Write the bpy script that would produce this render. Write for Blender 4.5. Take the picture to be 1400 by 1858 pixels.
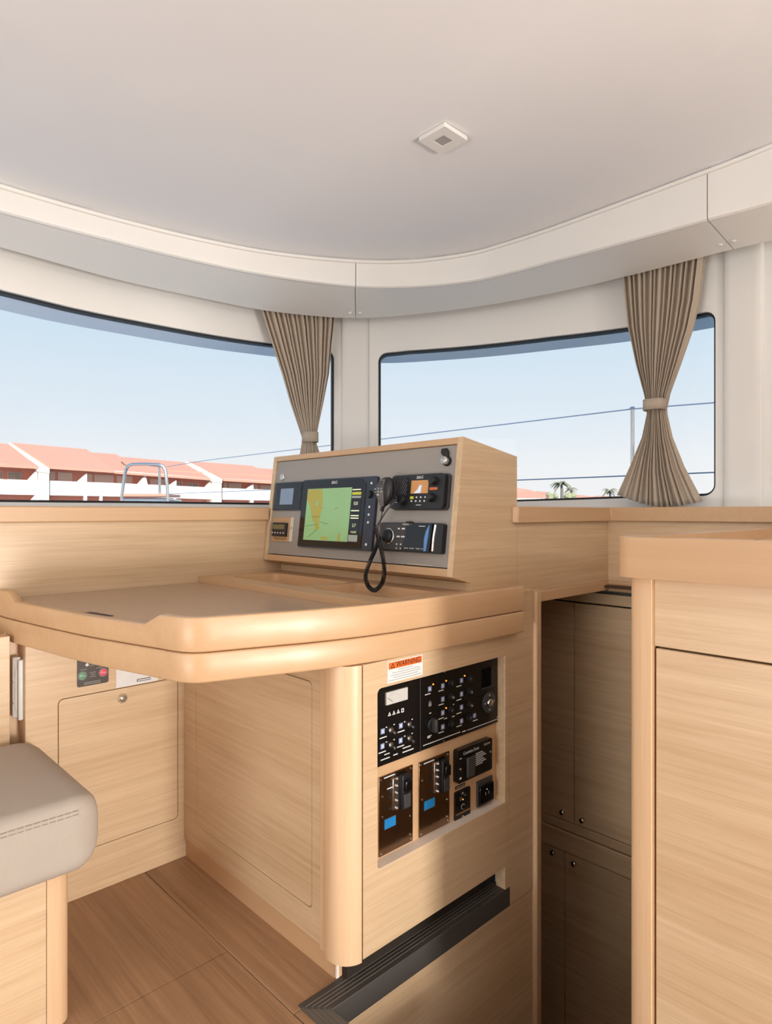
import bpy, bmesh, math, random
from mathutils import Vector, Matrix, geometry
random.seed(7)
for o in list(bpy.data.objects): bpy.data.objects.remove(o, do_unlink=True)
SC = bpy.context.scene
COL = SC.collection

# ------------------------------------------------------------------ camera
FPX, CX, CY, EYE = 1163.0, 700.0, 929.0, 1.0
YAW = math.atan2(1207, FPX)                       # room X axis lies this far right of the view axis
FW = Vector((math.cos(YAW), math.sin(YAW), 0)); RT = Vector((math.sin(YAW), -math.cos(YAW), 0))
cam = bpy.data.cameras.new('camera'); camo = bpy.data.objects.new('camera', cam); COL.objects.link(camo)
cam.sensor_fit = 'HORIZONTAL'; cam.sensor_width = 36; cam.lens = FPX / 1400 * 36
cam.clip_start = 0.02; cam.clip_end = 2000
camo.location = (0, 0, EYE); camo.rotation_euler = (math.pi / 2, 0, math.atan2(-FW.x, FW.y))
SC.camera = camo

# ------------------------------------------------------------------ world, sun, daylight, exposure
SC.view_settings.view_transform = 'Standard'; SC.view_settings.look = 'None'
SC.view_settings.gamma = 1; SC.view_settings.use_curve_mapping = False
SC.view_settings.exposure = -0.1

def lin(c):
    return tuple(((v / 255) / 12.92 if v / 255 <= 0.04045 else ((v / 255 + 0.055) / 1.055) ** 2.4) for v in c) + (1.0,)

W = bpy.data.worlds.new('sky'); SC.world = W; W.use_nodes = True
nt = W.node_tree; nt.nodes.clear()
tc = nt.nodes.new('ShaderNodeTexCoord'); sx = nt.nodes.new('ShaderNodeSeparateXYZ')
rp = nt.nodes.new('ShaderNodeValToRGB'); bg = nt.nodes.new('ShaderNodeBackground'); ow = nt.nodes.new('ShaderNodeOutputWorld')
nt.links.new(tc.outputs['Generated'], sx.inputs[0]); nt.links.new(sx.outputs['Z'], rp.inputs[0])
nt.links.new(rp.outputs[0], bg.inputs[0]); nt.links.new(bg.outputs[0], ow.inputs[0])
cr = rp.color_ramp
cr.elements[0].position = 0.0; cr.elements[0].color = lin((242, 241, 240))
cr.elements[1].position = 1.0; cr.elements[1].color = lin((120, 165, 215))
for p, c in ((0.06, (238, 240, 241)), (0.14, (222, 232, 240)), (0.26, (205, 224, 238)), (0.5, (165, 200, 232))):
    e = cr.elements.new(p); e.color = lin(c)
bg.inputs[1].default_value = 1.13

def area(name, loc, aim, sx_, sy_, power, color):
    l = bpy.data.lights.new(name, 'AREA'); l.shape = 'RECTANGLE'; l.size = sx_; l.size_y = sy_
    l.energy = power; l.color = color
    o = bpy.data.objects.new(name, l); COL.objects.link(o); o.location = loc
    o.rotation_euler = (Vector(aim) - Vector(loc)).to_track_quat('-Z', 'Y').to_euler()
    return o
sun = bpy.data.lights.new('sun', 'SUN'); sun.energy = 4.8; sun.angle = math.radians(0.6); sun.color = (1, .95, .88)
suno = bpy.data.objects.new('sun', sun); COL.objects.link(suno)
suno.rotation_euler = Vector((0.46, 0.76, -0.44)).to_track_quat('-Z', 'Y').to_euler()
# daylight pouring in through the cockpit doorway and the windows on the other side of the saloon, plus two added fill lamps
area('cockpit_door_daylight', (-2.52, .5, .95), (.9, .9, .9), 1.3, 1.7, 17, (1, .975, .94))
area('low_fill', (.84, -2.34, .38), (.66, 1.7, .35), .46, .7, 94, (1, .965, .92))  # added low fill for the forward wall
area('port_window_daylight', (.1, -2.36, 1.45), (.6, .6, 1.75), 1.7, 0.4, 16, (.97, .99, 1))
area('ceiling_fill', (-2.3, .42, .2), (-1.2, .42, 1.95), 1.4, .6, 36, (.95, .985, 1))  # added upward fill that brightens the ceiling

# ------------------------------------------------------------------ pixel -> place helpers (used to read sizes off known planes)
def ray(x, y): return FW + RT * ((x - CX) / FPX) + Vector((0, 0, (CY - y) / FPX))
def PZ(x, y, z): r = ray(x, y); t = (z - EYE) / r.z; return Vector((r.x * t, r.y * t, z))
def PY(x, y, Y): r = ray(x, y); t = Y / r.y; return Vector((r.x * t, Y, EYE + r.z * t))
def PX(x, y, X): r = ray(x, y); t = X / r.x; return Vector((X, r.y * t, EYE + r.z * t))
def PP(x, y, p0, n):
    r = ray(x, y); c = Vector((0, 0, EYE)); t = (Vector(p0) - c).dot(n) / r.dot(n); return c + r * t

# ------------------------------------------------------------------ materials
MATS = {}
def new_mat(name):
    m = bpy.data.materials.new(name); m.use_nodes = True; MATS[name] = m
    return m, m.node_tree, m.node_tree.nodes['Principled BSDF']
def plain(name, rgb, rough=.5, metal=0, var=.04, scale=40, bump=0, emit=0, coat=0, aniso=None):
    m, t, b = new_mat(name)
    c = lin(rgb)
    g = t.nodes.new('ShaderNodeNewGeometry')
    n = t.nodes.new('ShaderNodeTexNoise'); n.inputs['Scale'].default_value = scale; n.inputs['Detail'].default_value = 4
    if aniso:
        mp = t.nodes.new('ShaderNodeMapping'); mp.inputs['Scale'].default_value = aniso
        t.links.new(g.outputs['Position'], mp.inputs['Vector']); t.links.new(mp.outputs[0], n.inputs['Vector'])
    else: t.links.new(g.outputs['Position'], n.inputs['Vector'])
    mx = t.nodes.new('ShaderNodeMix'); mx.data_type = 'RGBA'
    mx.inputs[6].default_value = tuple(v * (1 - var) for v in c[:3]) + (1,)
    mx.inputs[7].default_value = tuple(min(1, v * (1 + var)) for v in c[:3]) + (1,)
    t.links.new(n.outputs['Fac'], mx.inputs[0]); t.links.new(mx.outputs[2], b.inputs['Base Color'])
    b.inputs['Roughness'].default_value = rough; b.inputs['Metallic'].default_value = metal
    if coat: b.inputs['Coat Weight'].default_value = coat; b.inputs['Coat Roughness'].default_value = .15
    if bump:
        bp = t.nodes.new('ShaderNodeBump'); bp.inputs['Strength'].default_value = bump; bp.inputs['Distance'].default_value = .002
        t.links.new(n.outputs['Fac'], bp.inputs['Height']); t.links.new(bp.outputs[0], b.inputs['Normal'])
    if emit:
        t.links.new(mx.outputs[2], b.inputs['Emission Color']); b.inputs['Emission Strength'].default_value = emit
    return m
def wood(name, axis, light, dark, rough=.38, across=70, along=2.2, coat=.15, contrast=1.0):
    m, t, b = new_mat(name)
    g = t.nodes.new('ShaderNodeNewGeometry')
    def noise(al, ac, det, seed):
        mp = t.nodes.new('ShaderNodeMapping')
        mp.inputs['Scale'].default_value = tuple(al if i == axis else ac for i in range(3))
        mp.inputs['Location'].default_value = (seed, seed * 2, seed * 3)
        n = t.nodes.new('ShaderNodeTexNoise'); n.inputs['Scale'].default_value = 1; n.inputs['Detail'].default_value = det
        n.inputs['Roughness'].default_value = .62
        t.links.new(g.outputs['Position'], mp.inputs['Vector']); t.links.new(mp.outputs[0], n.inputs['Vector']); return n
    fine = noise(along * 3, across * 3.2, 5, 1); mid = noise(along, across, 4, 4); broad = noise(along * .35, 7, 2, 9)
    def ramp(n, lo, hi):
        r = t.nodes.new('ShaderNodeMapRange'); r.inputs[1].default_value = lo; r.inputs[2].default_value = hi
        t.links.new(n.outputs['Fac'], r.inputs[0]); return r
    def wsum(a, wa, bb, wb):
        x = t.nodes.new('ShaderNodeMath'); x.operation = 'MULTIPLY'; x.inputs[1].default_value = wa; t.links.new(a, x.inputs[0])
        y = t.nodes.new('ShaderNodeMath'); y.operation = 'MULTIPLY_ADD'; y.inputs[1].default_value = wb
        t.links.new(bb, y.inputs[0]); t.links.new(x.outputs[0], y.inputs[2]); return y.outputs[0]
    s = wsum(ramp(fine, .3, .72).outputs[0], .30 * contrast, ramp(mid, .38, .75).outputs[0], .42 * contrast)
    s = wsum(s, 1, ramp(broad, .3, .7).outputs[0], .28)
    mx = t.nodes.new('ShaderNodeMix'); mx.data_type = 'RGBA'
    mx.inputs[6].default_value = lin(light); mx.inputs[7].default_value = lin(dark)
    t.links.new(s, mx.inputs[0]); t.links.new(mx.outputs[2], b.inputs['Base Color'])
    b.inputs['Roughness'].default_value = rough; b.inputs['Coat Weight'].default_value = coat; b.inputs['Coat Roughness'].default_value = .25
    bp = t.nodes.new('ShaderNodeBump'); bp.inputs['Strength'].default_value = .12; bp.inputs['Distance'].default_value = .0008
    t.links.new(fine.outputs['Fac'], bp.inputs['Height']); t.links.new(bp.outputs[0], b.inputs['Normal'])
    return m
OL, OD = (225, 197, 161), (188, 152, 112)
wood('oak_x', 0, OL, OD); wood('oak_y', 1, OL, OD); wood('oak_z', 2, (228, 193, 155), (206, 165, 124), contrast=.7)
wood('oak_edge', 0, (211, 173, 133), (190, 149, 109), across=40, along=1.2, contrast=.6)
wood('oak_edge_y', 1, (211, 173, 133), (190, 149, 109), across=40, along=1.2, contrast=.6)
wood('floor_teak', 1, (184, 147, 113), (122, 88, 60), rough=.42, across=46, along=1.4, coat=.1)
plain('white_liner', (236, 232, 226), .55, var=.015, scale=6)
plain('white_gel', (230, 226, 220), .38, var=.012, scale=5)
plain('ceiling_vinyl', (234, 233, 234), .65, var=.02, scale=3)
plain('panel_edge_white', (236, 222, 208), .5)
plain('gap_dark', (38, 26, 16), .8)
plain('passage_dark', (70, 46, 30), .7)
plain('gasket', (18, 20, 26), .5)
plain('brow_paint', (234, 241, 254), .6, var=.05, scale=8)
plain('curtain_fabric', (184, 168, 150), .92, var=.07, scale=700, bump=.25)
plain('cushion_fabric', (182, 171, 159), .93, var=.09, scale=900, bump=.35)
plain('thread', (150, 138, 124), .9)
plain('console_grey', (158, 150, 142), .45, var=.02)
plain('nosing_shaded', (70, 65, 61), .55, var=.15, aniso=(90, 4, 90))
plain('nosing_lit', (96, 90, 82), .55, var=.15, aniso=(90, 4, 90))  # same nosing in a lighter copy, the light on that bar put into the colour
plain('nosing_line', (108, 100, 92), .6)
plain('lid_wood_grey', (176, 149, 126), .22, var=.06, aniso=(14, 2, 40), scale=8)
plain('black_plastic', (26, 26, 29), .38, var=.1)
plain('black_gloss', (10, 10, 12), .08, var=.05)
plain('navy_plastic', (44, 48, 62), .35, var=.06)
plain('dark_grey_plastic', (62, 60, 60), .45)
plain('grille_grey', (88, 88, 94), .4)
plain('mic_grey', (104, 102, 100), .45)
plain('grille_dark', (10, 10, 11), .8)
plain('rubber_black', (22, 20, 20), .55, var=.1)
plain('black_panel', (12, 10, 10), .3, var=.08)
plain('chrome', (226, 224, 220), .16, 1, var=.02)
plain('steel_dark', (150, 124, 98), .22, 1, var=.1, scale=12)
plain('steel', (205, 205, 205), .22, 1, var=.03)
plain('brass', (190, 150, 100), .3, 1)
plain('print_white', (232, 232, 230), .6)
plain('print_black', (20, 20, 20), .6)
plain('print_grey', (150, 148, 146), .6)
plain('icon_blue', (150, 165, 205), .5)
plain('label_white', (228, 226, 224), .5)
plain('label_orange', (226, 104, 34), .5)
plain('label_dark', (64, 54, 44), .45)
plain('button_green', (92, 150, 112), .45)
plain('button_red', (226, 72, 90), .45)
plain('blue_tag', (32, 128, 192), .35)
plain('meter_face', (206, 204, 198), .3)
plain('led_orange', (255, 150, 60), .4, emit=2.0)
plain('screen_land', (160, 150, 62), .3, emit=.28)
plain('screen_sea', (134, 172, 118), .3, emit=.32)
plain('screen_yellow', (176, 176, 46), .3, emit=.4)
plain('screen_grey', (150, 158, 150), .3, emit=.2)
plain('screen_text', (232, 232, 190), .3, emit=.6)
plain('screen_line', (90, 104, 70), .4)
plain('lcd_blue', (126, 142, 164), .2, emit=.1)
plain('lcd_amber', (196, 140, 84), .25, emit=.2)
plain('lcd_white', (206, 220, 236), .25, emit=.3)
plain('lcd_olive', (112, 104, 70), .3)
plain('key_yellow', (206, 206, 70), .4)
plain('key_orange', (196, 110, 60), .4)
plain('stereo_blue', (92, 140, 200), .2)
plain('clear_plate', (214, 204, 190), .2, var=.03)
plain('copper_plate', (190, 150, 112), .3, var=.06)
plain('lens_grey', (168, 160, 153), .3)
plain('white_plastic', (226, 222, 216), .35)
plain('roof_tile', (236, 168, 142), .8, var=.06, scale=2)
plain('stucco_white', (250, 244, 234), .8, var=.02, scale=1)
plain('stucco_cream', (250, 234, 214), .8, var=.03, scale=1)
plain('stucco_pink', (236, 164, 142), .8, var=.05, scale=1)
plain('shutter_pale', (236, 222, 206), .7, var=.03, scale=1)
plain('far_glass', (168, 158, 144), .2, var=.2, scale=1)
plain('palm_green', (150, 150, 112), .8, var=.3, scale=3)
plain('palm_grey', (146, 138, 130), .8, var=.2, scale=3)
plain('bush_green', (176, 174, 136), .9, var=.3, scale=2)
plain('deck_white', (226, 226, 222), .6)
plain('water', (60, 110, 130), .1)
plain('wire_blue', (150, 162, 186), .4, .3)
plain('seat_board', (214, 160, 136), .6)
m, t, b = new_mat('pane_glass')
for n in list(t.nodes):
    if n.type != 'OUTPUT_MATERIAL': t.nodes.remove(n)
tr = t.nodes.new('ShaderNodeBsdfTransparent'); tr.inputs[0].default_value = (.975, .985, .995, 1)
gl = t.nodes.new('ShaderNodeBsdfGlossy'); gl.inputs['Roughness'].default_value = .02
ms = t.nodes.new('ShaderNodeMixShader'); ms.inputs[0].default_value = .015
t.links.new(tr.outputs[0], ms.inputs[1]); t.links.new(gl.outputs[0], ms.inputs[2])
t.links.new(ms.outputs[0], t.nodes['Material Output'].inputs[0])

# ------------------------------------------------------------------ mesh helpers
def thing(name, label=None, cat=None, loc=(0, 0, 0), group=None, kind=None):
    o = bpy.data.objects.new(name, None); COL.objects.link(o); o.location = loc; o.empty_display_size = .05
    tag(o, label, cat, group, kind); return o
def tag(o, label=None, cat=None, group=None, kind=None):
    for k, v in (('label', label), ('category', cat), ('group', group), ('kind', kind)):
        if v: o[k] = v
    return o
def wloc(o):
    v = Vector((0, 0, 0))
    while o is not None: v += o.location; o = o.parent
    return v
class MB:
    def __init__(s): s.v = []; s.f = []
    def add(s, vs, fs):
        k = len(s.v); s.v += [Vector(p) for p in vs]; s.f += [tuple(i + k for i in f) for f in fs]; return s
    def box(s, x0, x1, y0, y1, z0, z1):
        return s.add([(x, y, z) for z in (z0, z1) for y in (y0, y1) for x in (x0, x1)],
                     [(0, 2, 3, 1), (4, 5, 7, 6), (0, 1, 5, 4), (2, 6, 7, 3), (0, 4, 6, 2), (1, 3, 7, 5)])
    def obox(s, o, U, V, N, u0, u1, v0, v1, n0, n1):
        return s.add([o + U * u + V * v + N * n for n in (n0, n1) for v in (v0, v1) for u in (u0, u1)],
                     [(0, 2, 3, 1), (4, 5, 7, 6), (0, 1, 5, 4), (2, 6, 7, 3), (0, 4, 6, 2), (1, 3, 7, 5)])
    def loft(s, rings, cap=True, closed=True):
        n = len(rings[0]); k = len(s.v)
        for r in rings: s.v += [Vector(p) for p in r]
        for i in range(len(rings) - 1):
            for j in range(n if closed else n - 1):
                a = k + i * n + j; b = k + i * n + (j + 1) % n
                s.f.append((a, b, b + n, a + n))
        if cap and closed:
            s.f.append(tuple(k + j for j in reversed(range(n)))); e = k + (len(rings) - 1) * n
            s.f.append(tuple(e + j for j in range(n)))
        return s
    def prism(s, poly, off): return s.loft([poly, [Vector(p) + Vector(off) for p in poly]])
    def plate(s, o, U, V, N, outer, holes, n0, n1):
        """flat plate with holes; outer/holes are (u,v) loops"""
        loops = [outer] + list(holes); flat = [p for l in loops for p in l]
        tris = geometry.tessellate_polygon([[Vector((p[0], p[1], 0)) for p in l] for l in loops])
        for n, rev in ((n0, True), (n1, False)):
            s.add([o + U * p[0] + V * p[1] + N * n for p in flat], [tuple(reversed(q)) if rev else tuple(q) for q in tris])
        for l in loops:
            m_ = len(l)
            s.add([o + U * p[0] + V * p[1] + N * n0 for p in l] + [o + U * p[0] + V * p[1] + N * n1 for p in l],
                  [(j, (j + 1) % m_, m_ + (j + 1) % m_, m_ + j) for j in range(m_)])
        return s
    def cyl(s, p0, p1, r0, r1=None, n=16):
        p0, p1 = Vector(p0), Vector(p1); r1 = r0 if r1 is None else r1
        z = (p1 - p0).normalized(); x = z.orthogonal().normalized(); y = z.cross(x)
        ring = lambda p, r: [p + (x * math.cos(2 * math.pi * i / n) + y * math.sin(2 * math.pi * i / n)) * r for i in range(n)]
        return s.loft([ring(p0, r0), ring(p1, r1)])
    def lathe(s, p0, axis, prof, n=20):
        z = Vector(axis).normalized(); x = z.orthogonal().normalized(); y = z.cross(x); p0 = Vector(p0)
        return s.loft([[p0 + z * h + (x * math.cos(2 * math.pi * i / n) + y * math.sin(2 * math.pi * i / n)) * r for i in range(n)] for h, r in prof])
    def tube(s, pts, r, n=8, cap=True):
        pts = [Vector(p) for p in pts]; rings = []; x = None
        for i, p in enumerate(pts):
            d = (pts[min(i + 1, len(pts) - 1)] - pts[max(i - 1, 0)]).normalized()
            x = d.orthogonal().normalized() if x is None else (x - d * x.dot(d)).normalized()
            y = d.cross(x); rr = r[i] if isinstance(r, (list, tuple)) else r
            rings.append([p + (x * math.cos(2 * math.pi * j / n) + y * math.sin(2 * math.pi * j / n)) * rr for j in range(n)])
        return s.loft(rings, cap)
    def build(s, name, mat, parent=None, bevel=0, seg=2, smooth=None, ang=35):
        off = wloc(parent) if parent is not None else Vector((0, 0, 0))
        me = bpy.data.meshes.new(name); me.from_pydata([tuple(p - off) for p in s.v], [], s.f); me.validate()
        bm = bmesh.new(); bm.from_mesh(me); bmesh.ops.remove_doubles(bm, verts=bm.verts, dist=1e-6)
        bmesh.ops.recalc_face_normals(bm, faces=bm.faces); bm.to_mesh(me); bm.free()
        me.materials.append(MATS[mat])
        if smooth or bevel:
            for p in me.polygons: p.use_smooth = True
            me.set_sharp_from_angle(angle=math.radians(ang))
        o = bpy.data.objects.new(name, me); COL.objects.link(o)
        if parent is not None: o.parent = parent
        if bevel:
            b_ = o.modifiers.new('bevel', 'BEVEL'); b_.width = bevel; b_.segments = seg; b_.limit_method = 'ANGLE'; b_.angle_limit = math.radians(40)
        return o
def rrect(u0, u1, v0, v1, r, n=5):
    pts = []
    rs = r if isinstance(r, (list, tuple)) else (r,) * 4        # order: lower-left, lower-right, upper-right, upper-left
    for (cu, cv, a0), q in zip(((u0, v0, 180), (u1, v0, 270), (u1, v1, 0), (u0, v1, 90)), rs):
        su = 1 if cu == u0 else -1; sv = 1 if cv == v0 else -1
        for i in range(n + 1):
            a = math.radians(a0 + 90 * i / n); pts.append((cu + su * q + q * math.cos(a), cv + sv * q + q * math.sin(a)))
    return pts
def struct(mb, name, mat, **k): return tag(mb.build(name, mat, **k), kind='structure')
VX, VY, VZ = Vector((1, 0, 0)), Vector((0, 1, 0)), Vector((0, 0, 1))
def text(body, o, U, V, N, size, mat, parent, name='lettering', align='CENTER', shear=0, width=1.0):
    c = bpy.data.curves.new(name, 'FONT'); c.body = body; c.size = size; c.align_x = align; c.align_y = 'CENTER'; c.shear = shear
    to = bpy.data.objects.new(name, c); COL.objects.link(to)
    me = bpy.data.meshes.new_from_object(to.evaluated_get(bpy.context.evaluated_depsgraph_get()))
    bpy.data.objects.remove(to, do_unlink=True); bpy.data.curves.remove(c)
    mb = MB(); mb.v = [o + U * (v.co.x * width) + V * v.co.y + N * .0004 for v in me.vertices]; mb.f = [tuple(p.vertices) for p in me.polygons]
    bpy.data.meshes.remove(me)
    return mb.build(name, mat, parent)
class Curve:
    """smooth plan curve with arc length, sampled finely"""
    def __init__(s, pts, n=24):
        P = [Vector((p[0], p[1])) for p in pts]; out = []
        for i in range(len(P) - 1):
            a, b_, c, d = P[max(i - 1, 0)], P[i], P[i + 1], P[min(i + 2, len(P) - 1)]
            for k in range(n):
                u = k / n
                out.append(.5 * ((2 * b_) + (c - a) * u + (2 * a - 5 * b_ + 4 * c - d) * u * u + (3 * b_ - a - 3 * c + d) * u ** 3))
        out.append(P[-1]); s.p = out; s.s = [0]
        for i in range(1, len(out)): s.s.append(s.s[-1] + (out[i] - out[i - 1]).length)
        s.L = s.s[-1]
    def at(s, d):
        d = min(max(d, 0), s.L)
        lo, hi = 0, len(s.s) - 1
        while hi - lo > 1:
            m_ = (lo + hi) // 2
            if s.s[m_] <= d: lo = m_
            else: hi = m_
        u = (d - s.s[lo]) / max(1e-9, s.s[hi] - s.s[lo])
        return s.p[lo].lerp(s.p[hi], u)
    def nrm(s, d):                                              # pointing out of the room (left of travel is outside)
        t_ = (s.at(d + .01) - s.at(d - .01)).normalized(); return Vector((-t_.y, t_.x))
    def s_px(s, x):                                             # arc length where the sight line of column x meets the curve
        r = ray(x, CY)
        for i in range(len(s.p) - 1):
            a, b_ = s.p[i], s.p[i + 1]
            ca = r.x * a.y - r.y * a.x; cb = r.x * b_.y - r.y * b_.x
            if ca >= 0 > cb and a.x * FW.x + a.y * FW.y > 0: return s.s[i] + (s.s[i + 1] - s.s[i]) * ca / (ca - cb)
        raise ValueError(x)
    def sz(s, x, y):
        d = s.s_px(x); p = s.at(d); return d, EYE + (CY - y) / FPX * (p.x * FW.x + p.y * FW.y)
    def pt(s, d, z, off=0):
        p = s.at(d) + s.nrm(d) * off; return Vector((p.x, p.y, z))
def interp(tab, x):
    if x <= tab[0][0]: return tab[0][1]
    for (a, va), (b_, vb) in zip(tab, tab[1:]):
        if x <= b_: return va + (vb - va) * (x - a) / (b_ - a)
    return tab[-1][1]
def frange(a, b_, n): return [a + (b_ - a) * i / n for i in range(n + 1)]

# ================================================================== SETTING
# --- floor boards -------------------------------------------------
ZF = 0.0
floor = thing('floor', kind='structure')
Xl = PZ(407, 1720, 0).x; Ys = PZ(300, 1786, 0).y
edges = [-2.6, -2.1, -1.6, -1.1, -.62, -.14, .32, Xl, 1.06]
g = .0008
for i in range(len(edges) - 1):
    a, b_ = edges[i], edges[i + 1]
    cuts = [-2.4, -.9, Ys, 2.2] if i % 2 == 0 else [-2.4, -.3, 2.2]
    if i == len(edges) - 3 + 0: cuts = [-2.4, -.2, Ys, 2.2]
    for c0, c1 in zip(cuts, cuts[1:]):
        if b_ > .9:                                            # last strip stops at the stairwell
            for (x0, x1, y0, y1) in ((a, .772, .53, 1.0466), (a, .90, 1.0466, 2.2), (a, 1.06, -2.4, .53)):
                yy0, yy1 = max(c0, y0), min(c1, y1)
                if yy1 > yy0: MB().box(x0 + g, x1, yy0 + g, yy1 - g, -.02, ZF).build('floor_board', 'floor_teak', floor, bevel=.0008, seg=1)
        else: MB().box(a + g, b_ - g, c0 + g, c1 - g, -.02, ZF).build('floor_board', 'floor_teak', floor, bevel=.0008, seg=1)
MB().box(-2.6, .816, -2.4, 2.2, -.06, -.012).box(.816, 1.06, -2.4, .53, -.06, -.012).box(.816, .9, 1.06, 1.8, -.06, -.012).build('subfloor', 'gap_dark', floor)

# --- curved white cabin wall with windows -------------------------
WP = [(-2.6, 1.62), (-1.9, 1.82), (-1.2, 2.0), (-.5, 2.11), (.1, 2.155), (.49, 2.165), (.83, 2.178), (1.14, 2.152), (1.39, 2.105), (1.62, 2.012), (1.79, 1.885),
      (1.92, 1.67), (2.01, 1.46), (2.085, 1.22), (2.125, 1.0), (2.14, .78), (2.148, .58), (2.155, .4), (2.16, -.3), (2.16, -1.4), (2.16, -2.4)]
WC = Curve(WP)
ZS = 1.012                                                    # window shelf height
wl = [(-60, 505), (1, 525), (125, 556), (260, 583.5), (380, 606), (493, 622.5), (560, 631), (610, 636)]
wr = [(680, 641), (740, 635.5), (900, 622), (1000, 610), (1137, 593), (1260, 569.5), (1300, 561)]
bl = [(-60, 911), (2, 911), (250, 913), (497, 916), (610, 917)]
brr = [(680, 917), (940, 910), (1130, 904), (1300, 899)]
TOPL = [WC.sz(*p) for p in wl]; TOPR = [WC.sz(*p) for p in wr]
BOTL = [WC.sz(*p) for p in bl]; BOTR = [WC.sz(*p) for p in brr]
sL0, sL1 = 1.0, WC.s_px(606); sR0, sR1 = WC.s_px(686), WC.s_px(1297.5)
def win_bounds(d, s0, s1, bot, top, r=.035):
    zb, zt = interp(bot, d), interp(top, d); e = min(d - s0, s1 - d)
    if e < r: k = r - math.sqrt(max(0, r * r - (r - e) ** 2)); zb += k; zt -= k
    return zb, zt
def win_s(s0, s1, r=.035):
    arc = [r * (1 - math.cos(math.pi / 2 * i / 6)) for i in range(7)]
    return [s0 + a for a in arc] + frange(s0 + r, s1 - r, max(20, int((s1 - s0) / .03)))[1:-1] + [s1 - a for a in reversed(arc)]
TH = .035
wall = MB()
def strip(mb, ss, zlo, zhi, off0, off1):
    """closed slab over the curve between zlo(s) and zhi(s)"""
    rings = []
    for d in ss:
        a, c = zlo(d), zhi(d)
        rings.append([WC.pt(d, a, off0), WC.pt(d, c, off0), WC.pt(d, c, off1), WC.pt(d, a, off1)])
    mb.loft(rings)
ZB0, ZT0 = .5, 2.03
for s0, s1, bt, tp in ((sL0, sL1, BOTL, TOPL), (sR0, sR1, BOTR, TOPR)):
    ss = win_s(s0, s1)
    strip(wall, ss, lambda d: ZB0, lambda d: win_bounds(d, s0, s1, bt, tp)[0], 0, TH)
    strip(wall, ss, lambda d: win_bounds(d, s0, s1, bt, tp)[1], lambda d: ZT0, 0, TH)
for a, b_ in ((0, sL0), (sL1, sR0), (sR1, WC.L)):
    strip(wall, frange(a, b_, max(4, int((b_ - a) / .05))), lambda d: ZB0, lambda d: ZT0, 0, TH)
struct(wall, 'wall_front', 'white_liner', smooth=True)
# window gaskets and panes
for i, (s0, s1, bt, tp) in enumerate(((sL0, sL1, BOTL, TOPL), (sR0, sR1, BOTR, TOPR))):
    w = thing('window_%d' % (i + 1), kind='structure', loc=WC.pt((s0 + s1) / 2, 1.03))
    ss = win_s(s0, s1)
    low = [(d, win_bounds(d, s0, s1, bt, tp)[0]) for d in ss]; high = [(d, win_bounds(d, s0, s1, bt, tp)[1]) for d in ss]
    loop = low + high[::-1]; n = len(loop); cs = sum(p[0] for p in loop) / n; rings = []
    ins = .0075
    for j in range(n):
        p, q, r_ = loop[j - 1], loop[j], loop[(j + 1) % n]
        tx, tz = r_[0] - p[0], r_[1] - p[1]; L = math.hypot(tx, tz) or 1
        nx, nz = -tz / L, tx / L                                # inward for a counter-clockwise loop
        a = q; b2 = (q[0] + nx * ins, q[1] + nz * ins)
        rings.append([WC.pt(a[0], a[1], .012), WC.pt(b2[0], b2[1], .012), WC.pt(b2[0], b2[1], TH + .004), WC.pt(a[0], a[1], TH + .004)])
    rings.append(rings[0])
    MB().loft(rings, cap=False).build('window_gasket', 'gasket', w, smooth=True)
    gm = MB(); gm.loft([[WC.pt(d, lo_ + .002, .024), WC.pt(d, hi_[1] - .002, .024)] for (d, lo_), hi_ in zip(low, high)], closed=False)
    gm.build('window_pane', 'pane_glass', w, smooth=True)
# raised mullion covers either side of the corner pillar and the aft pillar
pil = thing('trim_1', kind='structure', loc=WC.pt(sR0, ZS))
def cover(x0, x1, nm, pr=.012):
    a, b_ = WC.s_px(x0), WC.s_px(x1); m_ = MB()
    prof = [(a, .001), (a + .004, -pr * .7), (a + .009, -pr)] + [(d, -pr) for d in frange(a + .009, b_ - .009, 6)[1:-1]] + [(b_ - .009, -pr), (b_ - .004, -pr * .7), (b_, .001)]
    m_.loft([[WC.pt(d, ZS, o_) for d, o_ in prof], [WC.pt(d, 1.86, o_) for d, o_ in prof]], closed=False); m_.build(nm, 'white_gel', pil, smooth=True, ang=60)
cover(618, 670, 'pillar_cover'); cover(1311, 1386, 'pillar_cover')

# --- valance: three curved locker panels and bead -----------------
IP = [(-2.6, 1.33), (-1.9, 1.55), (-1.2, 1.74), (-.5, 1.87), (.1, 1.915), (.44, 1.917), (.716, 1.902), (.979, 1.872), (1.232, 1.812), (1.482, 1.688), (1.632, 1.552),
      (1.735, 1.40), (1.772, 1.28), (1.797, 1.09), (1.82, .8), (1.829, .65), (1.842, .495), (1.86, 0), (1.86, -1.2), (1.86, -2.4)]
IC = Curve(IP)
inner = [(-60, 369), (0, 383.6), (200, 436), (357, 474), (500, 502), (645, 520), (750, 520.5), (850, 511), (900, 501), (1000, 475), (1280, 400), (1400, 368)]
ftop = [(-60, 325), (0, 343), (200, 400), (357, 438), (500, 464), (645, 478), (750, 478), (850, 465), (900, 452), (1000, 420), (1100, 384), (1297, 311), (1400, 270)]
outer = [(-60, 431), (0, 448.6), (200, 504), (357, 539), (471, 562), (605, 576), (645, 577), (700, 575), (900, 551), (1133, 502), (1275, 466), (1310, 457), (1400, 436)]
SO = Curve([tuple(WC.at(d) + WC.nrm(d) * -.09) for d in frange(.25, WC.L, 90)], 6)   # outer edge of the soffit: a slot is left for the curtains
IZ = [IC.sz(*p) for p in inner]; FZ = [IC.sz(*p) for p in ftop]; OZ = [SO.sz(*p) for p in outer]
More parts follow.
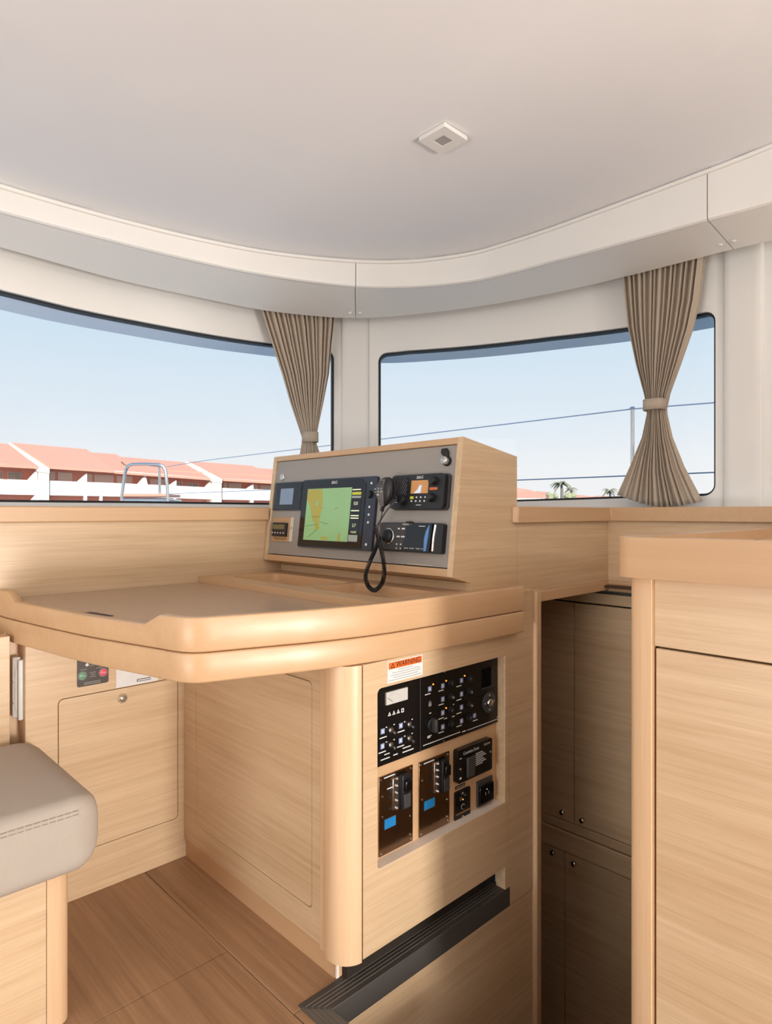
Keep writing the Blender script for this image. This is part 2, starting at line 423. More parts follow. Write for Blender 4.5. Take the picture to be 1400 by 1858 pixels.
val = thing('trim_2', kind='structure', loc=(1.6, 1.6, 1.8))
def px_of(p): return CX + FPX * (p.x * RT.x + p.y * RT.y) / (p.x * FW.x + p.y * FW.y)
def soff_outer(d):                                             # wall point opposite an inner-curve point (same sight line in view, nearest beyond it)
    p = IC.at(d); f_ = p.x * FW.x + p.y * FW.y
    if f_ > .3 and -300 < px_of(p) < 1700:
        try: return SO.s_px(px_of(p) + (px_of(p) - 645) * .074)
        except ValueError: pass
    return d / IC.L * SO.L
sa, sb = IC.s_px(645), IC.s_px(1283)
s_lo, s_hi = IC.s_px(-180), IC.s_px(1600)
for a, b_ in ((s_lo, sa - .0012), (sa + .0012, sb - .0012), (sb + .0012, s_hi)):
    ds = frange(a, b_, 40)
    # fascia: slightly rolled lower lip
    rings = []
    for d in ds:
        z0, z1 = interp(IZ, d), interp(FZ, d)
        prof = [(z1, .004), (z1, -.002), (z0 + .012, -.002), (z0 + .004, 0), (z0, .006), (z0 + .0, .016), (z0 + .01, .016), (z1, .016)]
        rings.append([IC.pt(d, z, o_) for z, o_ in prof])
    MB().loft(rings).build('fascia_panel', 'white_gel', val, smooth=True, ang=22)
    rings = []
    for d in ds:
        so = soff_outer(d); z0 = interp(IZ, d); zo = interp(OZ, so)
        p = IC.pt(d, z0 + .0005, .014); q = SO.pt(so, zo, 0)
        rings.append([p, q, q + VZ * .012, p + VZ * .012])
    MB().loft(rings).build('soffit_panel', 'white_gel', val, smooth=True, ang=22)
# small catch buttons under the panel seams
for sx_, sy_ in ((635, 569), (653, 569), (1306, 444.5), (1330.5, 438)):
    z = 1.79; p = PZ(sx_, sy_, 1.795)
    so = SO.s_px(sx_); zz = interp(OZ, so) + .006
    p = PZ(sx_, sy_, zz - .004)
    MB().lathe(p + VZ * .006, -VZ, [(0, .0075), (.006, .0075), (.008, .006), (.009, .002)], 14).build('catch_button', 'white_plastic', val, smooth=True)
# bead between fascia and ceiling
rings = []
for d in frange(s_lo, s_hi, 130):
    z1 = interp(FZ, d)
    prof = [(z1 + .001, .014), (z1 + .001, -.004), (z1 + .004, -.008), (z1 + .010, -.008), (z1 + .014, -.003), (z1 + .016, .014)]
    rings.append([IC.pt(d, z, o_) for z, o_ in prof])
struct(MB().loft(rings), 'trim_3', 'white_gel', smooth=True, ang=60)

# --- ceiling: gently domed panel running into the bead -------------
cm = MB(); CC = Vector((.3, .1)); NR = 16
bd = frange(s_lo, s_hi, 110); rim = [(IC.at(d) + IC.nrm(d) * .004, interp(FZ, d) + .015) for d in bd]
pA, pB = rim[0], rim[-1]
back = [(Vector((pB[0].x, -2.4)), pB[1]), (Vector((-2.6, -2.4)), 1.91), (Vector((-2.6, 1.3)), 1.87)]
full = rim + [(pB[0].lerp(back[0][0], k / 8), pB[1]) for k in range(1, 8)] + [back[0]] + [(back[0][0].lerp(back[1][0], k / 16), 1.92) for k in range(1, 16)] + [back[1]] + \
       [(back[1][0].lerp(back[2][0], k / 12), 1.89) for k in range(1, 12)] + [back[2]] + [(back[2][0].lerp(pA[0], k / 10), 1.88) for k in range(1, 10)]
rings = []
for k in range(NR + 1):
    u = (k / NR) ** 1.6; ring = []
    for p, z in full:
        q = p.lerp(CC, u * .999); dist = (q - p).length
        e = min(1, dist / .32); sm = 1 - (1 - e) ** 2
        zc = 1.9 + (0 if dist == 0 else 0)
        w_ = min(1, dist / 1.1); w_ = w_ * w_ * (3 - 2 * w_)
        ring.append((q.x, q.y, z + .022 * sm + (1.905 - z - .022) * w_))
    rings.append(ring)
cm.loft(rings)
struct(cm, 'ceiling', 'ceiling_vinyl', smooth=True, ang=80)
struct(MB().box(-4.2, 2.25, -4.4, 2.3, 2.03, 2.06), 'roof_deck', 'deck_white')  # unseen overhang past the aft and port walls, added to block the sun

# --- the rest of the saloon, behind the camera: aft wall with the cockpit doorway, side wall with window band
aft = MB().box(-2.64, -2.6, 1.2, 1.7, 0, 2.0).box(-2.64, -2.6, -2.4, -.36, 0, 2.0).box(-2.64, -2.6, -.36, 1.2, 1.9, 2.0)
struct(aft, 'wall_aft', 'white_liner')
struct(MB().box(1.09, 2.2, -2.44, -2.4, 0, 1.2).box(-2.64, 2.2, -2.44, -2.4, 1.68, 2.0).box(-2.64, .62, -2.44, -2.4, 0, 1.2).box(1.0, 2.2, -2.44, -2.4, 1.2, 1.68).box(-2.64, -.8, -2.44, -2.4, 1.2, 1.68), 'wall_port', 'white_liner')

# --- white shelf under the windows, wooden ledge edges and upper wall panels
YU, YH, XR = 1.855, 1.02, 2.005
cons_back = 1.484
poly = [(-2.6, YU), (cons_back, YU), (cons_back, YH), (XR, YH), (XR, -2.4), (2.17, -2.4)]
poly += [tuple(WC.at(d) + WC.nrm(d) * .01) for d in frange(WC.L, WC.s_px(-60) - 1.6, 90)] + [(-2.6, 1.9)]
sh = MB().plate(Vector((0, 0, 0)), VX, VY, VZ, poly, [], ZS - .012, ZS)
struct(sh, 'trim_4', 'white_gel')
def ledge_z(d): return .971
led = MB().box(-2.4, 1.222, YU - .018, YU + .004, .972, 1.0155)
struct(led, 'trim_5', 'oak_edge', bevel=.004)
lx0 = PY(938, 930, YH - .018).x
struct(MB().prism([Vector((lx0, YH, .97)), Vector((lx0 + .006, YH - .018, .97)), Vector((XR - .018, YH - .018, .97)), Vector((XR - .018, -2.3, .97)), Vector((XR, -2.3, .97)), Vector((XR, YH, .97))], (0, 0, .0455)),
       'trim_6', 'oak_edge', bevel=.003)
struct(MB().box(-2.4, 1.31, YU, YU + .02, .66, .974), 'wall_left', 'oak_x')
# header over the passage doorway, and the starboard side panel
struct(MB().box(cons_back, XR + .02, YH, YH + .018, .7738, .985), 'wall_header', 'oak_x')
hx0 = PY(985, 1080, YH - .004).x
struct(MB().box(1.50, XR - .0, YH - .005, YH + .02, .742, .7735), 'trim_7', 'oak_edge', bevel=.003)
struct(MB().box(XR, XR + .02, -2.3, YH + .0, .775, .985), 'wall_right', 'oak_y')
struct(MB().box(XR - .004, XR + .02, -2.3, YH, .738, .7745), 'trim_8', 'oak_edge_y', bevel=.003)

# --- lower forward wall beside the seat: frame, door, return niche
YL = 1.745
lw = thing('wall_forward', kind='structure', loc=(.66, YL, 0))
nx0 = PY(18, 1240, YL).x; nx1 = PY(46, 1240, YL).x
dx0, dx1, dz0, dz1 = PY(105.5, 1300, YL).x, PY(323, 1300, YL).x, .118, .524
MB().plate(Vector((0, YL, 0)), VX, VZ, -VY, [(nx1, 0.0), (.905, 0.0), (.905, .70), (nx1, .70)], [rrect(dx0, dx1, dz0, dz1, .012)], -.016, 0).build('wall_panel', 'oak_x', lw, bevel=.0012, seg=1)
MB().box(dx0 - .01, dx1 + .01, YL + .017, YL + .02, dz0 - .01, dz1 + .01).build('door_backing', 'gap_dark', lw)
MB().box(-1.6, nx0, YL, YL + .02, 0, .70).build('wall_panel', 'oak_x', lw, bevel=.0012)
MB().box(nx0 - .02, nx1 + .02, YL + .055, YL + .07, .3, .70).build('niche_back', 'oak_z', lw)
MB().box(nx0 - .006, nx0, YL + .016, YL + .06, .3, .70).build('niche_side', 'oak_z', lw)
MB().box(nx1, nx1 + .006, YL + .016, YL + .06, .3, .70).build('niche_side', 'oak_z', lw)
d1 = thing('locker_door', 'flat oak locker door with a chrome push lock under the chart table', 'door', (dx0, YL, dz0))
MB().plate(Vector((0, YL, 0)), VX, VZ, -VY, rrect(dx0 + .0016, dx1 - .0016, dz0 + .0016, dz1 - .0016, .011), [], -.015, -.0005).build('door_panel', 'oak_x', d1, bevel=.001, seg=1)
lk = PY(222, 1267, YL)
MB().lathe(lk + VY * .003, -VY, [(0, .0135), (.005, .0135), (.008, .0115), (.008, .0085), (.005, .008)], 24).build('lock_rim', 'chrome', d1, smooth=True)
MB().lathe(lk + VY * .003, -VY, [(0, .0078), (.006, .0078), (.009, .0055), (.0095, .002)], 20).build('lock_button', 'chrome', d1, smooth=True)

# --- passage down to the hull: side post, stair wall, cabinets, hull floor
YP = 1.0
post = thing('trim_9', kind='structure', loc=(1.53, YP, -.9))
x_a, x_b, x_c = PY(953, 1300, YP).x, PY(967, 1300, YP).x, PY(985, 1300, YP).x
rr_ = .012
prof = [(x_b, YP + .03), (x_b, YP + .0)] + [(x_b + .006 + .006 * math.cos(math.radians(a)), YP - .002 + .008 * math.sin(math.radians(a))) for a in range(180, 361, 30)] + [(x_b + .016, YP + .003), (x_c - .006, YP + .003), (x_c, YP + .009), (x_c, YP + .05), (x_b, YP + .05)]
MB().prism([Vector((x, y, -.95)) for x, y in prof], (0, 0, .95 + .779)).build('door_post', 'oak_z', post, smooth=True)
struct(MB().box(1.40, x_b, YP + .0005, YP + .03, -.0485, .679).box(1.452, x_b, YP + .0005, YP + .03, .679, .785), 'wall_post', 'oak_x', bevel=.0015)
struct(MB().box(.80, x_b, YP + .002, YP + .03, -.95, -.0505), 'wall_stair', 'oak_x', bevel=.0015)
struct(MB().box(.80, .816, .50, YP, -.95, -.055), 'wall_stair_end', 'oak_y')
struct(MB().box(.80, 2.6, -.2, 2.3, -1.0, -.95), 'floor_hull', 'floor_teak')
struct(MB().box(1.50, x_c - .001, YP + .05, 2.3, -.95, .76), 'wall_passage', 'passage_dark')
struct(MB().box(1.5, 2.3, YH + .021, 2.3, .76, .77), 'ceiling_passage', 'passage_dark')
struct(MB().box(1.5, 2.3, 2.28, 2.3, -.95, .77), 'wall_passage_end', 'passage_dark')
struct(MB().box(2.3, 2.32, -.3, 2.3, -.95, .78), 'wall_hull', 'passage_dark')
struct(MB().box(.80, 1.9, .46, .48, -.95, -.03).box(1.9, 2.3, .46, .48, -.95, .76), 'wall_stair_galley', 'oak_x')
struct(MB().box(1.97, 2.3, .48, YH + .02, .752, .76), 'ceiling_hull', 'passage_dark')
XC = 2.04
hc = thing('hull_cabinet', 'tall oak cabinet with small round knobs seen through the passage doorway', 'cabinet', (XC, 1.0, -.95))
cut_up = -.135; top_c = .722
yk = [.55, PX(1041, 1300, XC).y, 1.62]
yl = [.55, PX(1024, 1700, XC).y, 1.62]
zt_u, zb_u = PX(1060, 1095, XC).z, PX(1041, 1495, XC).z
zt_l = PX(1024, 1545, XC).z
MB().box(XC + .012, XC + .2, .5, 1.75, -.95, top_c - .01).build('body', 'gap_dark', hc)
MB().box(XC, XC + .012, .5, 1.75, zt_u + .004, top_c).build('top_rail', 'oak_y', hc, bevel=.001)
MB().box(XC, XC + .012, .5, 1.75, cut_up + .004, zb_u - .002).build('middle_rail', 'oak_y', hc, bevel=.002)
MB().box(XC - .004, XC + .012, .5, 1.75, zt_l + .002, cut_up).build('middle_rail', 'oak_y', hc, bevel=.003)
kn = {}
for ys, z0, z1, ks in ((yk, zb_u, zt_u, ((1058, 1487), (1022, 1472))), (yl, -.94, zt_l, ((1043, 1565), (1005, 1545)))):
    for (a, b_), k in zip(zip(ys, ys[1:]), ks):
        dd = MB().box(XC, XC + .012, a + .0015, b_ - .0015, z0 + .0015, z1 - .0015).build('door', 'oak_y', hc, bevel=.001)
        p = PX(k[0], k[1], XC)
        MB().lathe(p, -VX, [(0, .007), (.003, .007), (.004, .0045), (.009, .0045), (.011, .0085), (.016, .0085), (.018, .006)], 18).build('knob', 'chrome', dd, smooth=True)

# --- floor edge nosing around the stairwell
nos = thing('trim_10', kind='structure', loc=(.816, YP, 0))
xe = 1.4225
def nose(poly, nm, mat, z0, z1): MB().prism([Vector((x, y, z0)) for x, y in poly], (0, 0, z1 - z0)).build(nm, mat, nos, bevel=.0015)
nose([(.816, YP), (xe, YP), (xe, 1.058), (.772, 1.058), (.772, 1.0466)], 'nosing_bar', 'nosing_shaded', -.0485, .003)
nose([(.816, YP - .0006), (.772, 1.046), (.772, .40), (.816, .40)], 'nosing_bar', 'nosing_lit', -.0485, .003)
for k in range(4):
    a = .014 + k * .009
    MB().box(.816 - a * .95 + .002, xe - .004, YP + a, YP + a + .0022, .0028, .0038).build('grip_line', 'nosing_line', nos)
    MB().box(.816 - a, .816 - a + .0022, .40, YP + a * .9, .0028, .0038).build('grip_line', 'nosing_line', nos)

# ================================================================== OUTSIDE
brow = MB(); rings = []
for d in frange(.3, WC.s_px(1420), 90):
    wt_ = interp(TOPL, d) if d < (sL1 + sR0) / 2 else interp(TOPR, d)
    if sL1 - .1 < d < sR0 + .1:
        k = (d - sL1 + .1) / (sR0 - sL1 + .2); wt_ = interp(TOPL, sL1 - .1) * (1 - k) + interp(TOPR, sR0 + .1) * k
    z = wt_ + .006
    rings.append([WC.pt(d, z, TH + .006), WC.pt(d, z + .004, .245), WC.pt(d, z + .03, .26), WC.pt(d, z + .32, TH + .006)])
brow.loft(rings)
struct(brow, 'roof_brow', 'brow_paint', smooth=True)
struct(MB().plate(Vector((0, 0, 0)), VX, VY, VZ, [tuple(WC.at(d) + WC.nrm(d) * .06) for d in frange(0, WC.L, 40)] + [(3.3, -2.4), (3.3, 8.2), (-4, 8.2), (-4, 1.7)], [], .5, .62), 'deck', 'deck_white')
tag(MB().box(-300, 400, -300, 400, -2.3, -2.22).build('harbour_water', 'water'), 'calm harbour water around the boat', 'water', kind='stuff')
XW = 3.03
def wire(name, pts, label):
    return tag(MB().tube(pts, .0032, 6).build(name, 'wire_blue', smooth=True), label, 'wire')
wire('guard_wire', [(XW, .2, 1.478), (XW, 1.05, 1.487), (XW, 1.42, 1.502), (XW, 3.7, 1.50), (XW, 5.6, 1.497), (3.04, 6.5, 1.48)], 'upper steel guard wire running past both windows to the bow rail')
wire('guard_wire', [(XW, .2, 1.174), (XW, 1.42, 1.177), (XW, 3.7, 1.184), (XW, 6.4, 1.19)], 'lower steel guard wire just above the distant roofs')
st = PX(1147, 850, XW)
so = thing('stanchion', 'slim steel stanchion post outside the right window, holding the wires', 'post', (XW, st.y, .62))
MB().tube([(XW, st.y, .62), (XW, st.y, 1.50)], .010, 12).build('post', 'steel', so, smooth=True)
MB().lathe((XW, st.y, 1.50), VZ, [(0, .012), (.006, .014), (.012, .010), (.014, .003)], 14).build('wire_eye', 'steel', so, smooth=True)
MB().lathe((XW, st.y, .62), VZ, [(0, .035), (.012, .034), (.014, .016), (.06, .015)], 16).build('foot', 'steel', so, smooth=True)
# bow rail with a seat board
D = 6.8
def PD(x, y): return Vector((0, 0, EYE)) + ray(x, y) * D
br = thing('bow_rail', 'polished steel bow rail with a small seat in front of the apartments', 'rail', (PD(262, 929).x, PD(262, 929).y, .62))
def dn(p): return Vector((p.x, p.y, .62))
a, b_, c = PD(229, 850), PD(300, 850), PD(270, 843)
al, bl_ = PD(221, 899), PD(304, 899)
back_ = (FW * .35)
MB().tube([dn(al), al, PD(226, 862), PD(229, 851), PD(233, 845), PD(240, 842.5), PD(262, 842), PD(288, 843), PD(296, 846), PD(300, 853), PD(303, 880), bl_, dn(bl_)], .0165, 10).build('top_rail', 'steel', br, smooth=True)
MB().tube([dn(c + back_), c + back_ * .9, c], .014, 10).build('post', 'steel', br, smooth=True)
MB().tube([PD(219, 838) + FW * .02, PD(224, 842), PD(231, 846)], .006, 6).build('wire_end', 'brass', br, smooth=True)
sb_ = [PD(221, 899), PD(304, 900), PD(300, 898) + FW * .5, PD(226, 897) + FW * .5]
MB().prism([Vector((p.x, p.y, 1.165)) for p in sb_], (0, 0, .03)).build('seat', 'seat_board', br, bevel=.006)
MB().tube([Vector((p.x, p.y, 1.13)) for p in sb_ + sb_[:1]], .014, 8).build('seat_rail', 'steel', br, smooth=True)

# --- apartment blocks across the water
A0 = FW * 65 - RT * 39.13; B0 = FW * 82 - RT * 14.81
TD = (B0 - A0).normalized(); ND = Vector((-TD.y, TD.x, 0))
if ND.dot(FW) < 0: ND = -ND
def FP(x, y, off=0): return PP(x, y, A0 + ND * off, ND)
def fpoly(mb, pts, off, th):
    P = [FP(x, y, off) for x, y in pts]; return mb.prism(P, ND * th)
def slab(mb, quad, th=.25):                                    # pts: (x,y,off)
    P = [FP(*q) for q in quad]; return mb.prism(P, VZ * -th)
def eave_y(x): return interp([(-40, 839.5), (0, 842.5), (70, 847), (250, 858), (382, 869), (405, 869), (520, 876)], x)
def para_y(x): return interp([(-40, 867.5), (0, 869.5), (90, 872), (250, 878), (382, 884.5), (500, 889)], x)
def parb_y(x): return interp([(-40, 896), (0, 897), (90, 898.5), (250, 901.5), (382, 906), (500, 908.5)], x)
def block(label, x0, x1, roofs, wins, sunlit, fin, cols):
    r = thing('apartment_building', label, 'building', FP(x0, 929 + 20)); r['group'] = 'red-roofed apartments across the water'
    m_ = MB(); fpoly(m_, [(x0, 836 + (x0 + 40) * .05), (x1, 836 + (x1 + 40) * .05), (x1, 968), (x0, 976)], 1.3, 6.4); m_.build('wall', 'stucco_pink', r)
    xs = frange(x0, x1, 4)
    m_ = MB(); fpoly(m_, [(x, eave_y(x) - 1.2) for x in xs] + [(x, eave_y(x) + 1.6) for x in reversed(xs)], -.7, .3); m_.build('eave_board', 'stucco_white', r)
    m_ = MB(); fpoly(m_, [(x, para_y(x)) for x in xs] + [(x, parb_y(x)) for x in reversed(xs)], -.4, .25); m_.build('balcony_parapet', 'stucco_white', r)
    m_ = MB(); fpoly(m_, [(x, parb_y(x) - 2) for x in xs] + [(x, parb_y(x)) for x in reversed(xs)], -.15, 1.45); m_.build('balcony_floor', 'stucco_white', r)
    m_ = MB(); fpoly(m_, [(x, parb_y(x) + 21) for x in xs] + [(x, parb_y(x) + 46) for x in reversed(xs)], -.4, .25); m_.build('balcony_parapet', 'stucco_white', r)
    for q in roofs: slab(MB(), q).build('roof', 'roof_tile', r)
    for (a, b2, c, d, dark) in wins:
        m_ = MB(); fpoly(m_, [(a, b2), (c, b2 + (c - a) * .045), (c, d + (c - a) * .045), (a, d)], 1.2, .12); w_ = m_.build('window_frame', 'shutter_pale', r)
        if dark:
            k = (a + c) / 2
            for p, q in ((a + 1.2, k - .8), (k + .8, c - 1.2)):
                m_ = MB(); fpoly(m_, [(p, b2 + 1.2), (q, b2 + 1.5), (q, d - .4), (p, d - .8)], 1.14, .05); m_.build('pane', 'far_glass', w_)
    for pts in sunlit: m_ = MB(); fpoly(m_, pts, -.3, .3); m_.build('sunlit_triangle', 'stucco_white', r)  # white triangles shaped as the sunlit part of the dividers, below the eave shadow
    for a, c in cols: m_ = MB(); fpoly(m_, [(a, parb_y(a) - 1), (c, parb_y(c) - 1), (c, 966), (a, 966)], -.35, .5); m_.build('column', 'stucco_white', r)
    if fin:
        (ax, ay), (bx, by), cx_ = fin
        m_ = MB(); fpoly(m_, [(cx_, by - 5), (bx, by), (bx, 974), (cx_, 974)], -.8, 2.6); m_.build('party_wall', 'stucco_cream', r)
        P = [FP(ax - 4, ay, 6), FP(ax + 2, ay, 6), FP(bx + 1, by, -.9), FP(cx_ - 2, by - 3, -.9)]
        MB().prism(P, VZ * -.5).build('parapet_cap', 'stucco_white', r)
block('red-roofed apartment block cut by the left edge of the window', -40, 71,
      [[(-40, 840.5, -.9), (70, 846.5, -.9), (15, 805.5, 6), (-40, 801, 6)]],
      [(-4, 855, 5, 870, True), (13.5, 856, 40, 870.5, True)], [[(68, 851), (68, 874), (48, 872.5)], [(63, 899), (63, 915), (50, 913)]],
      ((20, 804), (89, 850), 70), [(-30, -22), (63, 70)])
block('long red-roofed apartment block in the middle of the left window', 89, 385,
      [[(89, 846, -.9), (207, 854, -.9), (157, 815, 6), (20, 803, 6)], [(190, 853, -.6), (255, 857, -.6), (211, 824, 7.5), (160, 820.5, 7.5)], [(205, 855, -.75), (384, 868, -.75), (332, 838.5, 7), (218, 828.5, 7)]],
      [(89, 855, 100, 871, False), (105, 857, 131, 872, False), (159, 860, 167.5, 874, False), (171, 861, 206, 875, False), (212, 863, 240, 876.5, False), (272, 869, 298, 882, False), (320, 874, 331.5, 884, True), (338, 876, 360.5, 885.5, True)],
      [[(158, 858), (158, 875), (140, 873.5)], [(264, 861), (268, 880), (264, 882), (249, 879)], [(320, 871.5), (320, 883), (304, 882)], [(382, 873), (382, 888), (369, 886)]],
      ((341, 838), (402, 869), 385), [(152, 158), (181, 186), (315, 320)])
block('red-roofed apartment block partly hidden behind the navigation console', 404, 530,
      [[(405, 869, -.9), (530, 876.5, -.9), (457, 845, 6), (342, 836.5, 6)], [(480, 873, -.7), (560, 878, -.7), (540, 855, 7.5), (460, 848.5, 7.5)]],
      [(405, 875, 412, 886, False), (415, 876, 438, 886.5, False), (461, 879, 468, 889, False), (472, 880, 495, 889.5, False)],
      [[(460, 877), (460, 891), (444, 889.5)]], None, [(454, 460)])

# --- far houses and palms in the right window
def house(label, x0, x1, ye, ridge, depth, wallh, mat='stucco_cream'):
    r = thing('far_house', label, 'house', Vector((0, 0, 0)) + ray((x0 + x1) / 2, 929) * depth + Vector((0, 0, 0))); r['group'] = 'distant red-roofed houses'
    r.location.z = -2.2
    def Q(x, y, dd): return Vector((0, 0, EYE)) + ray(x, y) * dd
    (rx0, ry0), (rx1, ry1) = ridge
    e0, e1 = Q(x0, ye, depth), Q(x1, ye + .5, depth); w_ = FW * 9
    rz = (Q(rx0, ry0, depth + 4.5), Q(rx1, ry1, depth + 4.5))
    b0, b1 = e0 + w_, e1 + w_
    m_ = MB(); m_.add([e0, e1, b1, b0, rz[0], rz[1]], [(0, 1, 5, 4), (2, 3, 4, 5), (1, 2, 5), (3, 0, 4), (0, 3, 2, 1)]); m_.build('roof', 'roof_tile', r)
    i0, i1 = e0 + RT * .6 + FW * .5, e1 - RT * .6 + FW * .5
    m_ = MB(); m_.prism([Vector((p.x, p.y, -2.2)) for p in (i0, i1, i1 + FW * 8, i0 + FW * 8)], (0, 0, e0.z + 2.2 - .05)); m_.build('wall', mat, r)
    m_ = MB(); m_.prism([e0 + VZ * .05 - FW * .1, e1 + VZ * .05 - FW * .1, e1 - VZ * .25 - FW * .1, e0 - VZ * .25 - FW * .1], FW * .2); m_.build('eave_board', 'stucco_white', r)
    for k in (.25, .55, .8):
        c_ = i0.lerp(i1, k); m_ = MB(); m_.prism([c_ - RT * .6 - FW * .05 + VZ * -.6, c_ + RT * .6 - FW * .05 + VZ * -.6, c_ + RT * .6 - FW * .05 + VZ * -1.9, c_ - RT * .6 - FW * .05 + VZ * -1.9], FW * .1); m_.build('window', 'far_glass', r)
house('nearest pale house with sloping red roof beside the console', 915, 1012, 904.5, ((930, 884), (957, 888)), 95, 3)
house('low red-roofed house behind the tall palm', 965, 1010, 898, ((974, 891), (992, 893)), 130, 3)
house('long low red roof between the two palms', 1030, 1095, 905, ((1046, 897.5), (1078, 901)), 115, 3)
house('small pale red roof beside the short palm', 1075, 1125, 904, ((1082, 899.5), (1100, 900)), 140, 3)
def palm(label, x, ytop, ybot, depth, n, seed, scale):
    random.seed(seed)
    base = Vector((0, 0, EYE)) + ray(x, ybot) * depth; top = Vector((0, 0, EYE)) + ray(x, ytop) * depth
    r = thing('palm_tree', label, 'palm', (base.x, base.y, -2.2)); r['group'] = 'far palms'
    MB().tube([(base.x, base.y, -2.2), base.lerp(top, .5) + RT * .1, top], [.28, .22, .16], 8).build('trunk', 'palm_grey', r, smooth=True)
    for i in range(n):
        a = 2 * math.pi * i / n + random.uniform(-.2, .2); up = random.uniform(.1, 1.1); L = scale * random.uniform(.8, 1.1)
        d = (RT * math.cos(a) + FW * math.sin(a)); m_ = MB(); pts = []
        for k in range(7):
            u = k / 6; pts.append(top + d * (L * u) + VZ * (L * (up * u - 1.05 * u * u)))
        side = d.cross(VZ).normalized()
        wd = [.06, .24, .30, .28, .22, .14, .03]
        m_.loft([[p + side * w_ * scale * .5 - VZ * w_ * .5, p + VZ * .04, p - side * w_ * scale * .5 - VZ * w_ * .5, p - VZ * .04] for p, w_ in zip(pts, wd)])
        m_.build('frond', 'palm_green' if i % 3 else 'palm_grey', r)
palm('taller palm tree rising above the distant red roofs', 1018, 878, 905, 90, 13, 3, 1.6)
palm('small palm just right of the taller palm', 1035, 887, 906, 92, 10, 5, 1.0)
palm('short palm showing beside the hem of the right curtain', 1106, 890, 906, 100, 12, 8, 1.4)
random.seed(4)
for label, x, y, s_ in (('round green bush left of the tall palm', 1001, 899.5, .8), ('pale bush at the foot of the tall palm', 1032, 901, 1.0)):
    c = Vector((0, 0, EYE)) + ray(x, y) * 88; m_ = MB()
    for k in range(9):
        p = c + RT * random.uniform(-.7, .7) * s_ + FW * random.uniform(-.5, .5) + VZ * random.uniform(-.6, .25) * s_; q = random.uniform(.3, .55) * s_
        m_.lathe(p - VZ * q, VZ, [(0, .02), (.25 * q, .66 * q), (.8 * q, .98 * q), (1.4 * q, .8 * q), (1.9 * q, .3 * q), (2 * q, .02)], 9)
    m_.lathe((c.x, c.y, -2.2), VZ, [(0, .3), (c.z + 2.2 - .5, .25)], 8)
    tag(m_.build('far_bush', 'bush_green'), label, 'bush', 'far bushes')
#PART2
# ================================================================== CHART TABLE
OUT = [(.42, YU), (.4285, 1.76), (.477, 1.448), (.51, 1.303), (.538, 1.193), (.549, 1.148), (.5605, 1.120), (.579, 1.101), (.608, 1.090), (.70, 1.060), (.803, 1.027),
       (.929, 1.0005), (1.067, .989), (1.25, .980), (1.447, .9735)]
OC = Curve(OUT, 10)
ta = thing('chart_table', 'light oak chart table with raised fiddle rim, below the instrument console', 'table', (.95, 1.4, .68))
osam = frange(0, OC.L, 110)
def solid_from_edge(mb, inset, z0, z1, edge_r=.0):
    poly = []
    for d in osam:
        p = OC.at(d) + OC.nrm(d) * (-inset) * -1
        poly.append((p.x, p.y))
    poly += [(1.447, YH + .02), (1.30, YH + .02), (1.30, YU), ]
    mb.plate(Vector((0, 0, 0)), VX, VY, VZ, poly, [], z0, z1)
    return mb
# travel runs from the wall to the right end, so the room side lies to the left (nrm points outwards = right of travel is -nrm)
def oin(d, k): p = OC.at(d) + OC.nrm(d) * k; return p
sgn = 1 if (Vector((.9, 1.4)) - OC.at(OC.L * .3)).dot(OC.nrm(OC.L * .3)) > 0 else -1
def ring_edge(z0f, z1f, w, nm, mat, r=.006, ds=osam, rt=None):
    rings = []; rt = r if rt is None else rt
    for d in ds:
        z0, z1 = z0f(d), z1f(d); pr = [(r, z0), (r * .3, z0 + r * .3), (0, z0 + r), (0, z1 - rt), (rt * .3, z1 - rt * .3), (rt, z1), (w - rt, z1), (w, z1 - rt), (w, z0)]
        rings.append([Vector((*oin(d, sgn * a), z)) for a, z in pr])
    return MB().loft(rings).build(nm, mat, ta, smooth=True, ang=50)
ZU, ZG, ZR, ZLID = .68, .7365, .803, .780
def at_y(y): return min(osam, key=lambda d: abs(OC.at(d).y - y) if OC.at(d).x < .56 else 9)
n0, n1, n2, n3 = at_y(1.795), at_y(1.745), at_y(1.225), at_y(1.185)
def rimz(d): return interp([(0, ZR), (n0, ZR), (n1, ZLID + .001), (n2, ZLID + .001), (n3, ZR), (OC.L, ZR)], d)
dsr = sorted(set(osam + frange(n0, n1, 8) + frange(n2, n3, 8)))
ring_edge(lambda d: ZU, lambda d: ZG - .0008, .03, 'apron', 'oak_edge', .004)
ring_edge(lambda d: ZG + .0008, rimz, .024, 'fiddle_rim', 'oak_edge', .004, dsr, rt=.0035)
inner_poly = [tuple(oin(d, sgn * .023)) for d in osam] 
MB().plate(Vector((0, 0, 0)), VX, VY, VZ, inner_poly + [(1.44, YH - .002), (1.30, YH - .002), (1.30, YU - .001), (.45, YU - .001)], [], ZU + .002, ZG + .012).build('underframe', 'oak_x', ta)
